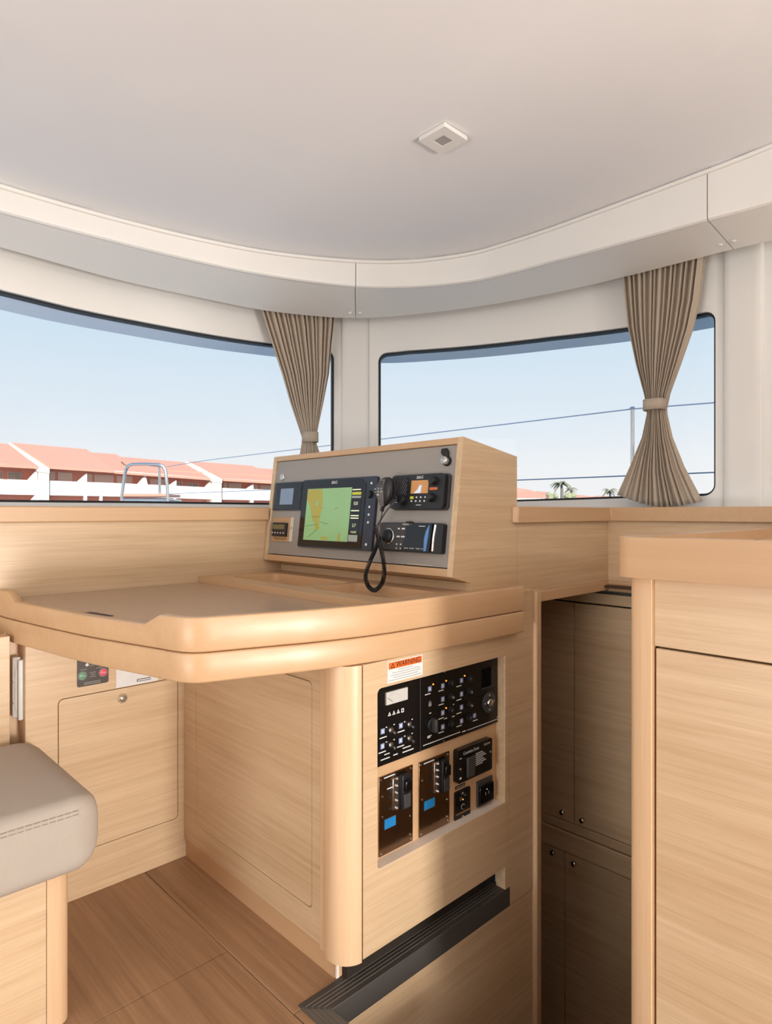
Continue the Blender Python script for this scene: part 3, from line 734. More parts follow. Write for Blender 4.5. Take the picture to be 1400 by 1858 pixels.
# writing lid and raised strip with two pencil trays
xs0 = .972
lid = [tuple(oin(d, sgn * .0245)) for d in osam if OC.at(d).x < xs0 - .02]
MB().plate(Vector((0, 0, 0)), VX, VY, VZ, [p for p in lid if p[1] < YU - .003] + [(xs0 - .002, OC.at(OC.L * .75).y + .03), (xs0 - .002, YU - .002), (.448, YU - .002)], [], ZLID - .018, ZLID).build('writing_lid', 'lid_wood_grey', ta, bevel=.0015)
strip_poly = [tuple(oin(d, sgn * .0245)) for d in osam if OC.at(d).x > xs0 + .004]
strip_poly = [(xs0, strip_poly[0][1])] + strip_poly + [(1.446, YH - .001), (1.2785, YH - .001), (1.2785, YU - .002), (xs0, YU - .002)]
t1 = rrect(1.035, 1.205, 1.40, 1.765, .02); t2 = rrect(1.035, 1.205, 1.065, 1.365, .02)
MB().plate(Vector((0, 0, 0)), VX, VY, VZ, strip_poly, [t1, t2], ZLID - .01, ZR - .004).build('tray_strip', 'oak_edge_y', ta, bevel=.002)
MB().box(1.02, 1.22, 1.05, 1.78, ZLID - .018, ZLID - .006).build('tray_bottom', 'oak_edge_y', ta)
a, b_ = PZ(147, 1113, ZLID), PZ(189, 1120, ZLID)
nd = (b_ - a).normalized(); nn = Vector((-nd.y, nd.x, 0)); nn = nn if nn.x > 0 else -nn
MB().prism([a + VZ * .0003, b_ + VZ * .0003, b_ + nn * .022 + VZ * .0003, a + nn * .022 + VZ * .0003], (0, 0, .0006)).build('finger_notch', 'passage_dark', ta)

# ================================================================== NAVIGATION CONSOLE
fb, ft_ = Vector((1.208, 0, .839)), Vector((1.251, 0, 1.189))
CV = (ft_ - fb).normalized(); CN = Vector((-CV.z, 0, CV.x)); CU = Vector((0, -1, 0))
con = thing('navigation_console', 'oak instrument console with a grey faceplate on the chart table', 'console', (1.35, 1.44, .80))
prof = [(1.208, .839), (1.251, 1.189), (1.4835, 1.1525), (1.4835, .7745), (1.279, .7745), (1.279, .8205)]
def cprism(pr, y0, y1): return MB().prism([Vector((x, y0, z)) for x, z in pr], (0, y1 - y0, 0))
cprism(prof, YH, YH + .018).build('side_panel', 'oak_x', con, bevel=.0007)
cprism(prof, YU - .02, YU - .002).build('side_panel', 'oak_x', con, bevel=.0018)
tk = .017
d_ = Vector((.2325, 0, -.0365)).normalized()
cprism([(1.251, 1.189), (1.4835, 1.1525), (1.4835, 1.1525 - tk), (1.251 - .0022, 1.189 - tk)], YH + .0182, YU - .0202).build('top_panel', 'oak_edge_y', con, bevel=.0015)
cprism([(1.208, .839), (1.2104, .839 + .02), (1.279, .839), (1.279, .8205)], YH + .0182, YU - .0202).build('bottom_panel', 'oak_edge_y', con, bevel=.0015)
MB().box(1.2792, 1.297, YH + .0182, YU - .0202, .7745, .8195).build('plinth', 'oak_y', con)
MB().box(1.466, 1.4835, YH + .0182, YU - .0202, .803, 1.135).build('back_panel', 'oak_y', con)
FO = Vector((fb.x, 0, fb.z)) - CN * .006
h0, h1 = .0225, (ft_ - fb).length - .0185
MB().obox(FO, CU, CV, CN, -(YU - .021), -(YH + .0195), h0, h1, -.006, 0).build('faceplate', 'console_grey', con)
for u0, u1 in ((-1.79, -1.70), (-1.19, -1.09)):
    MB().obox(FO, CU, CV, CN, u0, u1, h0 + .0015, h0 + .0035, 0, .0015).build('hinge', 'steel', con)
def CP(x, y): 
    p = PP(x, y, FO, CN) - FO; return p.dot(CU), p.dot(CV)
def CR(*q):                                                   # four pixel corners TL TR BR BL -> u0,u1,v0,v1 on the faceplate
    P = [CP(*p) for p in q]; return (P[0][0] + P[3][0]) / 2, (P[1][0] + P[2][0]) / 2, (P[2][1] + P[3][1]) / 2, (P[0][1] + P[1][1]) / 2
def cpt(u, v, n=0): return FO + CU * u + CV * v + CN * n
def cbox(nm, mat, par, u0, u1, v0, v1, n0, n1, bevel=.001, r=0):
    if r: return MB().plate(FO, CU, CV, CN, rrect(u0, u1, v0, v1, r), [], n0, n1).build(nm, mat, par, bevel=bevel)
    return MB().obox(FO, CU, CV, CN, u0, u1, v0, v1, n0, n1).build(nm, mat, par, bevel=bevel)
def cdisc(nm, mat, par, u, v, prof_, n=22): return MB().lathe(cpt(u, v), CN, prof_, n).build(nm, mat, par, smooth=True)
def ctext(s_, u, v, n, size, mat, par, **k): return text(s_, cpt(u, v, n), CU, CV, CN, size, mat, par, **k)

# --- chartplotter
u0, u1, v0, v1 = CR((557, 873.6), (693, 863), (674, 998.6), (541.5, 993.6))
s0, s1, t0, t1_ = CR((567, 889), (665, 883.6), (651, 983.6), (552, 980.7))
_, m1, _, _ = CR((567, 889), (645.7, 884), (634, 983), (552, 980.7))
cp = thing('chartplotter', 'large black chart plotter showing a green chart on its screen', 'chartplotter', cpt((u0 + u1) / 2, v0))
cbox('housing', 'navy_plastic', cp, u0, u1, v0, v1, 0, .010, .002, .006)
gx = s1 + .012
cpz = .0101
MB().plate(FO, CU, CV, CN, [(u0 + .004, v0 + .005), (gx + .004, v0 + .005), (gx + .004, v1 - .022), (gx - .020, v1 - .004), (u0 + .004, v1 - .004)], [], cpz, .0116).build('glass_front', 'black_gloss', cp, bevel=.0006, seg=1)
n_ = .0117
sea = cbox('chart_screen', 'screen_sea', cp, s0, m1, t0, t1_, n_, n_ + .0003, 0)
W_, H_ = m1 - s0, t1_ - t0
def sp(a, b2): return (s0 + W_ * a, t0 + H_ * b2)
land = [(.0, .99), (.34, .99), (.36, .86), (.38, .72), (.37, .56), (.33, .42), (.34, .3), (.36, .24), (.32, .2), (.26, .19), (.25, .34), (.2, .36), (.17, .42), (.14, .5), (.11, .62), (.05, .74), (0, .78)]
MB().plate(FO, CU, CV, CN, [sp(*p) for p in land], [[sp(*p) for p in ((.22, .66), (.22, .74), (.26, .79), (.28, .74), (.27, .67))]], n_ + .0003, n_ + .0006).build('chart_land', 'screen_land', sea)
MB().plate(FO, CU, CV, CN, [sp(*p) for p in ((.78, .0), (.84, .0), (.83, .15), (.80, .16))], [], n_ + .0003, n_ + .0006).build('chart_land', 'screen_land', sea)
cbox('chart_land', 'screen_land', sea, *[sp(.42, 0)[0], sp(.55, 0)[0], sp(0, .02)[1], sp(0, .075)[1]], n_ + .0003, n_ + .0006, 0)
cl_ = MB()
for pth in ([(.36, .36), (.5, .32)], [(.14, .46), (.36, .45)], [(.0, .26), (.18, .29), (.3, .3)], [(.12, .06), (.3, .2)], [(.36, .62), (.42, .62)], [(.67, .6), (.74, .63)], [(.5, .31), (.53, .34)]):
    cl_.tube([cpt(*sp(*p), n_ + .0007) for p in pth], .0006, 4)
cl_.build('chart_lines', 'screen_line', sea)
side = cbox('data_bar', 'black_gloss', cp, m1 + .001, s1, t0, t1_, n_, n_ + .0003, 0)
bu0, bu1 = m1 + .003, s1 - .001; bm_ = (bu0 + bu1) / 2; hh = t1_ - t0
cbox('data_field', 'screen_yellow', side, bu0, bu1, t0 + hh * .86, t0 + hh * .91, n_ + .0004, n_ + .0006, 0)
cbox('data_field', 'screen_grey', side, bu0, bu1, t0 + hh * .80, t0 + hh * .84, n_ + .0004, n_ + .0006, 0)
cbox('data_field', 'screen_grey', side, bu0, bu1, t0 + hh * .01, t0 + hh * .13, n_ + .0004, n_ + .0006, 0)
for s_, f_, z_ in (('Structure', .955, .006), ('0.0', .70, .014), ('2.7', .30, .013), ('14:25:05', .18, .0075)):
    if s_ == 'Structure':
        cbox('data_line', 'screen_text', side, bu0, bu1 - .003, t0 + hh * .945, t0 + hh * .963, n_ + .0004, n_ + .0006, 0)
    else: ctext(s_, bm_, t0 + hh * f_, n_ + .0004, z_, 'screen_text', side, name='data_digits')
for f_ in (.47, .425, .56): cbox('data_line', 'screen_text', side, bu0 + .002, bu1 - .003, t0 + hh * f_, t0 + hh * (f_ + .018), n_ + .0004, n_ + .0006, 0)
ctext('B&G', u0 + (gx - u0) * .53, v1 - .0125, n_, .0125, 'print_white', cp, name='logo', shear=.2, width=1.15)
kx = (gx + u1) / 2 + .003
cdisc('dial', 'black_plastic', cp, kx - .004, v1 - .052, [(0, .011), (.012, .011), (.018, .010), (.019, .005)])
for i, vv in enumerate((v1 - .020, v1 - .088, v1 - .110, v1 - .132)):
    cdisc('button', 'print_white', cp, kx - .001, vv, [(.0095, .0035), (.012, .0035), (.0125, .002)], 12)
cdisc('button', 'print_white', cp, kx - .001, v0 + .018, [(.0095, .004), (.012, .004), (.0125, .002)], 12)

# --- small display above and controller below, at the far end
u0, u1, v0, v1 = CR((503.5, 876), (553, 875), (547.5, 927), (497.5, 926))
sd = thing('engine_display', 'small square dark display with a blue screen near the console corner', 'display', cpt((u0 + u1) / 2, v0))
cbox('bezel', 'navy_plastic', sd, u0, u1, v0, v1, 0, .007, .0015, .003)
cbox('glass', 'black_gloss', sd, u0 + .012, u1 - .003, v0 + .003, v1 - .003, .007, .008, .0004)
a0, a1, c0, c1 = CR((513, 888), (536.5, 886), (534, 916), (511, 916))
cbox('screen', 'lcd_blue', sd, a0, a1, c0, c1, .0081, .0085, 0)
for vv in (.3, .75): cdisc('button', 'dark_grey_plastic', sd, u1 - .013, v0 + (v1 - v0) * vv, [(.0078, .003), (.0092, .003), (.0095, .002)], 10)
u0, u1, v0, v1 = CR((497.5, 939.6), (528, 939), (526, 983.5), (493, 982))
pc = thing('heater_control', 'small black keypad with a row of buttons in a copper-toned plate', 'controller', cpt((u0 + u1) / 2, v0))
cbox('base_plate', 'copper_plate', pc, u0, u1, v0, v1, 0, .003, .0006)
cbox('side_plate', 'clear_plate', pc, u1 + .0005, u1 + .016, v0 + .001, v1 + .001, 0, .004, .0006)
cdisc('screw', 'print_black', pc, u1 + .010, (v0 + v1) / 2 + .006, [(.0035, .0022), (.0048, .0022)], 10)
k0, k1, l0, l1 = CR((501, 950), (524, 948), (522.5, 974), (497.5, 973))
cbox('keypad', 'black_plastic', pc, k0, k1, l0, l1, .003, .014, .002)
cbox('keypad_screen', 'lcd_olive', pc, k0 + .005, k1 - .006, l0 + (l1 - l0) * .52, l1 - .006, .014, .0145, 0)
for i in range(5): cdisc('keypad_button', 'print_white', pc, k0 + .006 + (k1 - k0 - .014) * i / 4, l0 + .011, [(.0135, .0024), (.0152, .0024)], 10)
MB().tube([cpt(k0, l0 + .02, .005), cpt(k0 - .006, l0 + .028, .004)], .0009, 5).build('lead', 'print_black', pc)
MB().tube([cpt(k0 + .004, l0 - .003, .004), cpt(k0 + .016, l0 - .009, .004), cpt(k1 - .004, l0 - .008, .004)], .0009, 5).build('lead', 'label_dark', pc)
p = CP(513.5, 866)
ks = thing('socket_plug', 'round chrome socket at the far top corner of the faceplate', 'socket', cpt(*p))
cdisc('rim', 'chrome', ks, *p, [(0, .0115), (.004, .0115), (.006, .0095), (.006, .006), (.003, .0055)])
cdisc('core', 'chrome', ks, *p, [(0, .005), (.006, .005), (.007, .003)])
p = CP(812, 837); p2 = CP(810, 821)
ks = thing('key_switch', 'chrome key switch with a black rubber cap near the top corner', 'switch', cpt(*p))
cdisc('barrel', 'chrome', ks, *p, [(0, .0105), (.016, .0105), (.018, .009), (.018, .0075), (.0165, .007)])
cdisc('key_slot', 'steel', ks, *p, [(.01, .0065), (.0172, .0065), (.018, .005)])
cdisc('collar', 'rubber_black', ks, *p, [(0, .013), (.006, .013), (.008, .011)])
MB().loft([[cpt(p2[0] + x, p2[1] + y - .003, n) for x, y in ((-.012, .012), (.004, .013), (.011, .004), (.012, -.012), (.004, -.013), (-.006, -.006), (-.013, 0))] for n in (.001, .010)]).build('cap', 'rubber_black', ks, bevel=.003, seg=3)

# --- marine radio
u0, u1, v0, v1 = CR((722.5, 865.7), (819, 860), (811, 926), (715, 924))
vh = thing('marine_radio', 'black marine radio with a slatted speaker and amber screen', 'radio', cpt((u0 + u1) / 2, v0))
nf = .022
cbox('housing', 'black_plastic', vh, u0, u1, v0, v1, 0, nf, .004, .012)
cbox('flange', 'dark_grey_plastic', vh, u0 - .001, u1 + .005, v0 - .002, v1 + .001, 0, .008, .001, .010)
w_, h_ = u1 - u0, v1 - v0
def rb(nm, mat, a, b2, c, d, z0=0, z1=.001, par=vh, bev=0): return cbox(nm, mat, par, u0 + w_ * a, u0 + w_ * b2, v0 + h_ * c, v0 + h_ * d, nf + z0, nf + z1, bev)
gr = rb('speaker_grille', 'grille_dark', .04, .33, .30, .92, 0, .0006)
for i in range(13):
    a = i / 12 * 1.6 - .6; pts = []
    for t_ in (0, 1):
        pts.append(None)
    lo = max(0, a); hi = min(1, a + .6)
    if hi - lo < .05: continue
    def gp(x): return cpt(u0 + w_ * (.045 + .28 * x), v0 + h_ * (.31 + .60 * min(1, max(0, (x - a) / .6))), nf + .0012)
    MB().tube([gp(lo), gp(hi)], .0011, 5).build('grille_bar', 'grille_grey', vh)
rb('screen', 'lcd_amber', .40, .72, .44, .82, 0, .0008)
MB().plate(FO, CU, CV, CN, [(u0 + w_ * x, v0 + h_ * y) for x, y in ((.46, .45), (.59, .45), (.60, .68), (.56, .68), (.53, .56))], [], nf + .0008, nf + .0011).build('screen_reading', 'lcd_white', vh)
ctext('B&G', u0 + w_ * .55, v0 + h_ * .905, nf, .0105, 'print_white', vh, name='logo', shear=.2, width=1.2)
for a, c, r_ in ((.27, .26, .0135), (.82, .78, .0105), (.80, .31, .0105)):
    cdisc('knob', 'black_plastic', vh, u0 + w_ * a, v0 + h_ * c, [(nf - .001, r_ * 1.1), (nf + .010, r_), (nf + .014, r_ * .85), (nf + .015, r_ * .4)])
rb('distress_key', 'key_orange', .755, .895, .52, .60, 0, .003, bev=.0008)
rb('key', 'key_yellow', .40, .465, .28, .36, 0, .0016, bev=.0004)
for a, c in ((.52, .33), (.60, .33), (.68, .33), (.43, .22), (.51, .22), (.59, .22), (.67, .22)): rb('key', 'print_white', a - .012, a + .012, c - .022, c + .022, 0, .0012)
rb('print_mark', 'print_white', .11, .15, .18, .20, 0, .0005); rb('print_mark', 'print_white', .52, .61, .10, .115, 0, .0005)

# --- stereo
u0, u1, v0, v1 = CR((697, 951), (810, 950), (803, 1003), (694.5, 998))
sr = thing('marine_stereo', 'wide black stereo with a round volume dial and blue edge light', 'stereo', cpt((u0 + u1) / 2, v0))
nf = .020; w_, h_ = u1 - u0, v1 - v0
cbox('housing', 'black_plastic', sr, u0, u1 + .006, v0 - .003, v1 + .001, 0, nf - .004, .003, .006)
cbox('front', 'dark_grey_plastic', sr, u0 + .002, u0 + w_ * .47, v0 + .001, v1 - .001, nf - .004, nf, .0015, .004)
MB().plate(FO, CU, CV, CN, [(u0 + w_ * .47, v1 - .001), (u0 + w_ * .88, v1 - .001), (u0 + w_ * .86, v0 + .001), (u0 + w_ * .41, v0 + .001), (u0 + w_ * .45, v0 + h_ * .45)], [], nf - .004, nf + .0005).build('display', 'black_gloss', sr)
MB().plate(FO, CU, CV, CN, [(u0 + w_ * .84, v0 + h_ * .98), (u0 + w_ * .79, v0 + h_ * .72), (u0 + w_ * .77, v0 + h_ * .45), (u0 + w_ * .775, v0 + h_ * .02), (u0 + w_ * .81, v0 + h_ * .02), (u0 + w_ * .83, v0 + h_ * .5)], [], nf, nf + .0012).build('edge_light', 'stereo_blue', sr)
MB().tube([cpt(u0 + w_ * .90, v0 + .003, nf - .003), cpt(u0 + w_ * .905, v0 + h_ * .5, nf - .002), cpt(u0 + w_ * .915, v1 - .003, nf - .003)], .0036, 10).build('handle_bar', 'chrome', sr, smooth=True)
cc = (u0 + w_ * .18, v0 + h_ * .50)
cdisc('dial_ring', 'steel', sr, *cc, [(nf - .001, .0215), (nf + .002, .0215), (nf + .003, .0195)], 28)
cdisc('dial', 'black_plastic', sr, *cc, [(nf, .0195), (nf + .009, .018), (nf + .012, .015), (nf + .0125, .006)], 28)
for a, c, b2 in ((.345, .79, .03), (.42, .79, .05), (.345, .50, .05), (.425, .50, .06), (.33, .22, .02), (.40, .22, .02), (.33, .07, .012), (.40, .07, .012)):
    cbox('key_mark', 'print_white', sr, u0 + w_ * (a - b2 / 2), u0 + w_ * (a + b2 / 2), v0 + h_ * (c - .025), v0 + h_ * (c + .025), nf, nf + .0007, 0)
for a, b2 in ((.46, .53), (.55, .62), (.65, .72), (.735, .765)): cbox('key_mark', 'print_grey', sr, u0 + w_ * a, u0 + w_ * b2, v0 + h_ * .075, v0 + h_ * .115, nf + .0006, nf + .0009, 0)
cbox('key_mark', 'print_white', sr, u0 + w_ * .67, u0 + w_ * .77, v0 + h_ * .885, v0 + h_ * .905, nf + .0006, nf + .0009, 0)
cdisc('key_mark', 'key_yellow', sr, u0 + w_ * .035, v0 + h_ * .24, [(nf - .001, .0022), (nf + .0008, .0022)], 10)
bd_ = MB().plate(FO, CU, CV, CN, [(u0 + w_ * x, v0 + h_ * y) for x, y in ((.34, .985), (.58, .985), (.55, .90), (.37, .90))], [], nf, nf + .0015).build('badge', 'dark_grey_plastic', sr)
ctext('FUSION', u0 + w_ * .46, v0 + h_ * .945, nf + .0015, .0065, 'print_white', bd_, name='logo')
cbox('latch', 'black_plastic', sr, u0 + w_ * .43, u0 + w_ * .50, v1, v1 + .005, 0, nf - .003, .001)

# --- hand microphone with coiled cord
XM = 1.178
mic = thing('hand_microphone', 'black and grey hand microphone hanging by a coiled cord', 'microphone', PX(697, 918, XM))
def MP(x, y, dx=0): p = PX(x, y, XM); p.x += dx; return p
secs = [(866, 697, 709, 5), (870, 689, 715, 12), (878, 684.5, 717.5, 15), (888, 682.3, 718, 16), (898, 682.5, 717, 15), (907, 685, 713.5, 13), (914, 688, 708, 10), (918, 690, 703, 7)]
rings = []
for y, xl, xr, dp in secs:
    cx_ = (xl + xr) / 2 - 1; hw = (MP(xl, y) - MP(xr, y)).length / 2 * .74; c_ = MP(cx_, y); dp *= .0008
    rings.append([c_ + VY * -1 * hw * math.copysign(abs(math.cos(a)) ** .75, math.cos(a)) + VX * dp * math.copysign(abs(math.sin(a)) ** .75, math.sin(a)) for a in [2 * math.pi * i / 24 for i in range(24)]])
MB().loft(rings).build('body', 'black_plastic', mic, smooth=True, ang=60)
# lighter front shell and grille slots on the side facing the seat
fr = []
for y, xl, xr, dp in secs[1:]:
    c_ = MP((xl + (xl * .35 + xr * .65)) / 2 + 1.5, y); hw = (MP(xl, y) - MP(xl * .35 + xr * .65, y)).length / 2 * .86; dp *= .0008
    fr.append([c_ - VY * hw * .94 * math.cos(a) - VX * (dp * 1.10 * (.55 + .45 * math.sin(a))) for a in [math.pi * i / 12 for i in range(13)]])
MB().loft(fr, closed=False).build('front_shell', 'mic_grey', mic, smooth=True, ang=60)
for i in range(6):
    y = 874 + i * 3.0; xl, xr = 687.5 - i * .4, 700 + i * .1
    MB().tube([MP(xl + 3, y, -.0118), MP((xl + xr) / 2 + 2, y, -.0136), MP(xr + 1, y - .6, -.0126)], .0009, 5).build('grille_slot', 'grille_dark', mic)
for i, (x, y) in enumerate(((685, 887.5), (691, 887), (696, 887), (685, 893), (691, 892.5), (696, 892))):
    p = MP(x + 2, y, -.0130); MB().box(p.x - .0012, p.x, p.y - .0016, p.y + .0016, p.z - .0012, p.z + .0012).build('key', 'key_yellow' if i == 3 else 'print_white', mic)
p = MP(692, 898, -.0125); MB().box(p.x - .0012, p.x, p.y - .004, p.y + .004, p.z - .0012, p.z + .0012).build('key', 'print_white', mic)
MB().tube([MP(696, 917), MP(694, 922), MP(693, 928)], [.0055, .0045, .0035], 12).build('strain_relief', 'rubber_black', mic, smooth=True)
for i in range(3): MB().tube([MP(693.3 - .3 * i, 921 + i * 2.6), MP(693.1 - .3 * i, 922.2 + i * 2.6)], .0056, 12).build('relief_ring', 'rubber_black', mic, smooth=True)
core = [(682.5, 955), (686, 972), (692, 995), (696.5, 1018), (697.5, 1040), (693, 1059), (680, 1071), (668, 1062), (664, 1043), (668, 1019), (675, 1003), (682, 985), (685, 975)]
crv = [MP(x, y, -.002 + (0.008 if i > 8 else 0)) for i, (x, y) in enumerate(core)]
# smooth the core then wind a helix on it
def cat(P, n):
    out = []
    for i in range(len(P) - 1):
        a, b2, c, d = P[max(i - 1, 0)], P[i], P[i + 1], P[min(i + 2, len(P) - 1)]
        for k in range(n):
            u = k / n; out.append(.5 * ((2 * b2) + (c - a) * u + (2 * a - 5 * b2 + 4 * c - d) * u * u + (3 * b2 - a - 3 * c + d) * u ** 3))
    return out + [P[-1]]
core = cat(crv, 10); Ls = [0]
for a, b2 in zip(core, core[1:]): Ls.append(Ls[-1] + (b2 - a).length)
hx = []; turns = int(Ls[-1] / .0042); N_ = turns * 10
for i in range(N_ + 1):
    s_ = Ls[-1] * i / N_; j = max(k for k in range(len(Ls)) if Ls[k] <= s_ + 1e-9); j = min(j, len(core) - 2)
    u = (s_ - Ls[j]) / (Ls[j + 1] - Ls[j]); p = core[j].lerp(core[j + 1], u); d = (core[j + 1] - core[j]).normalized()
    e1 = d.cross(VX).normalized(); e2 = d.cross(e1); a = 2 * math.pi * turns * i / N_
    hx.append(p + (e1 * math.cos(a) + e2 * math.sin(a)) * .0048)
MB().tube(hx, .00165, 5).build('coiled_cord', 'rubber_black', mic, smooth=True)
MB().tube(cat([MP(693, 928), MP(691, 940), MP(686, 950), hx[0]], 5), .0018, 6).build('cord', 'dark_grey_plastic', mic, smooth=True)
MB().tube(cat([hx[-1], MP(684, 968), MP(688, 950), MP(700, 928), MP(713, 906, .012), cpt(*CP(720, 900), .012)], 5), .0018, 6).build('cord', 'dark_grey_plastic', mic, smooth=True)

# ================================================================== NAVIGATION CABINET
XS = .868
nc = thing('navigation_cabinet', 'oak base cabinet with rounded corner post holding the breaker panels', 'cabinet', (1.15, 1.35, 0))
ycol = 1.05; xcol = .897; rc = .05
hx0, hx1, hz0, hz1 = PY(684.5, 1400, YP).x, PY(923, 1300, YP).x, .2335, .6215
MB().plate(Vector((0, YP, 0)), VX, VZ, -VY, [(xcol, .0625), (1.4135, .0625), (1.4135, .679), (xcol, .679)], [rrect(hx0, hx1, hz0, hz1, (.008, .014, .004, .012))], -.02, 0).build('front_panel', 'oak_x', nc, bevel=.001, seg=1)
YB = YP + .03
MB().plate(Vector((0, YP, 0)), VX, VZ, -VY, rrect(hx0 - .004, hx1 + .004, hz0 - .004, hz1 + .004, .012), [rrect(hx0 + .0005, hx1 - .0005, hz0 + .0005, hz1 - .0005, (.008, .014, .004, .012))], -.03, -.0006).build('recess_lining', 'panel_edge_white', nc)
MB().box(hx0 - .01, hx1 + .01, YB, YB + .01, hz0 - .01, hz1 + .01).build('recess_back', 'oak_edge', nc)
pr = [(xcol + rc * math.cos(math.radians(a)), ycol + rc * math.sin(math.radians(a))) for a in range(140, 271, 6)] + [(xcol, ycol + .02), (xcol - .0386, ycol + .045)]
MB().prism([Vector((x, y, .0575)) for x, y in pr], (0, 0, .679 - .0575)).build('corner_post', 'oak_z', nc, smooth=True, ang=50)
sy0, sy1, sz0, sz1 = PX(565.5, 1400, XS).y, 1.675, .118, .6235
MB().plate(Vector((XS, 0, 0)), VY, VZ, -VX, [(1.062, .055), (YL, .055), (YL, .679), (1.062, .679)], [rrect(sy0, sy1, sz0, sz1, .014)], -.016, 0).build('side_panel', 'oak_y', nc, bevel=.001, seg=1)
MB().box(XS + .0165, XS + .02, sy0 - .01, sy1 + .01, sz0 - .01, sz1 + .01).build('door_backing', 'oak_edge', nc)
MB().plate(Vector((XS, 0, 0)), VY, VZ, -VX, rrect(sy0 + .0015, sy1 - .0015, sz0 + .0015, sz1 - .0015, .013), [], -.015, -.0004).build('access_door', 'oak_y', nc, bevel=.001, seg=1)
MB().box(XS + .006, XS + .02, 1.066, YL, .0, .0548).build('toe_kick', 'oak_edge_y', nc)
MB().box(XS + .0065, 1.4135, 1.059, 1.066, .003, .0622).build('toe_kick', 'oak_edge', nc)
MB().box(XS + .0055, XS + .0125, 1.0585, 1.0625, .003, .0575).build('toe_kick_edge', 'panel_edge_white', nc)
MB().box(1.4137, 1.416, YP + .002, 1.06, .003, .0622).build('notch_lining', 'panel_edge_white', nc)
MB().box(xcol, 1.45, YP + .02, 1.059, .0627, .066).build('bottom_panel', 'oak_edge', nc)
MB().box(XS + .021, 1.5, YB + .012, YL - .002, .0, .678).build('carcass', 'gap_dark', nc)

# ================================================================== ELECTRICAL PANELS (all set in the recess)
def EX(x, y=1350): return PY(x, y, YB)
def ER(x0, x1, yTL, yTR, yBR, yBL):
    a, b2 = EX(x0, yTL), EX(x1, yTR); return a.x, b2.x, (EX(x0, yBL).z + EX(x1, yBR).z) / 2, (a.z + b2.z) / 2
EO = Vector((0, YB, 0)); EU, EV, EN = VX, VZ, -VY
def ebox(nm, mat, par, x0, x1, z0, z1, n0, n1, bevel=0, r=0):
    if r: return MB().plate(EO, EU, EV, EN, rrect(x0, x1, z0, z1, r), [], n0, n1).build(nm, mat, par, bevel=bevel)
    return MB().obox(EO, EU, EV, EN, x0, x1, z0, z1, n0, n1).build(nm, mat, par, bevel=bevel)
def edisc(nm, mat, par, x, z, prof_, n=18): return MB().lathe(Vector((x, YB, z)), EN, prof_, n).build(nm, mat, par, smooth=True)
def etext(s_, x, z, n, size, mat, par, **k): return text(s_, Vector((x, YB - n, z)), EU, EV, EN, size, mat, par, **k)
def C1(cx_, cy_): return EX(670 + cx_ / 5.385, 1180 + cy_ / 5.385)          # from the enlarged view of the upper panel
def C2(cx_, cy_): return EX(670 + cx_ / 5.385, 1330 + cy_ / 5.385)
XSM = EX(757.5, 1280).x
zpb = (EX(684, 1388).z + EX(908, 1308).z) / 2
n1_ = .006
# meter panel
mp = thing('meter_panel', 'black panel with a white needle meter and toggle switches', 'switch panel', (.97, YB, zpb))
ebox('plate', 'black_panel', mp, hx0 - .003, XSM - .0006, zpb, hz1 - .0008, .0005, n1_, .0008)
a, b2, c_ = C1(130, 405), C1(322, 365), C1(130, 530)
mt = ebox('meter_housing', 'meter_face', mp, a.x, b2.x + .006, c_.z, a.z, n1_, n1_ + .006, .001)
MB().tube([Vector((a.x + .018, YB - n1_ - .0065, c_.z + .006)), Vector((a.x + .004, YB - n1_ - .0065, a.z - .012))], .0006, 4).build('needle', 'print_black', mt)
for k in range(5):
    x = a.x + .008 + .0065 * k; MB().obox(EO, EU, EV, EN, x, x + .002, a.z - .006 - abs(k - 2) * .0014, a.z - .005 - abs(k - 2) * .0014, n1_ + .006, n1_ + .0065).build('scale_mark', 'print_grey', mt)
for cx_, cy_ in ((177, 617), (220, 604), (262, 591)):
    p = C1(cx_, cy_); MB().plate(EO, EU, EV, EN, [(p.x - .005, p.z - .004), (p.x + .005, p.z - .004), (p.x, p.z + .005)], [[(p.x - .0022, p.z - .0022), (p.x, p.z + .0012), (p.x + .0022, p.z - .0022)]], n1_, n1_ + .0004).build('warning_triangle', 'print_white', mp)
p = C1(305, 580); MB().plate(EO, EU, EV, EN, [(p.x - .004, p.z - .0045), (p.x + .004, p.z - .0045), (p.x + .004, p.z + .0045), (p.x - .004, p.z + .0045)], [rrect(p.x - .0022, p.x + .0022, p.z - .0025, p.z + .0025, .001, 2)], n1_, n1_ + .0004).build('warning_square', 'print_white', mp)
def toggle(par, p, big=1.0):
    t_ = MB().lathe(Vector((p.x, YB - n1_, p.z)), EN, [(0, .0065 * big), (.004, .0065 * big), (.005, .004 * big)], 14).build('toggle_nut', 'steel', par, smooth=True)
    MB().tube([Vector((p.x, YB - n1_ - .004, p.z)), Vector((p.x, YB - n1_ - .018, p.z - .004))], [.0022, .0034], 8).build('toggle_lever', 'steel', t_, smooth=True)
for cx_, cy_ in ((185, 770), (365, 715), (185, 915), (365, 850)): toggle(mp, C1(cx_, cy_))
def icon(par, cx_, cy_, s=1.0):
    p = C1(cx_, cy_); k = ebox('icon_tile', 'icon_blue', par, p.x - .0058 * s, p.x + .0058 * s, p.z - .0058 * s, p.z + .0058 * s, n1_, n1_ + .0005)
    ebox('icon_mark', 'print_white', k, p.x - .0018, p.x + .002, p.z - .003, p.z + .003, n1_ + .0005, n1_ + .0008)
def bars(par, cx_, cy_, w=.02, rows=1, mat='print_white'):
    p = C1(cx_, cy_)
    for r_ in range(rows): ebox('print_line', mat, par, p.x - w / 2, p.x + w / 2 - (.004 if r_ else 0), p.z - .0011 - r_ * .0032, p.z + .0011 - r_ * .0032, n1_, n1_ + .0004)
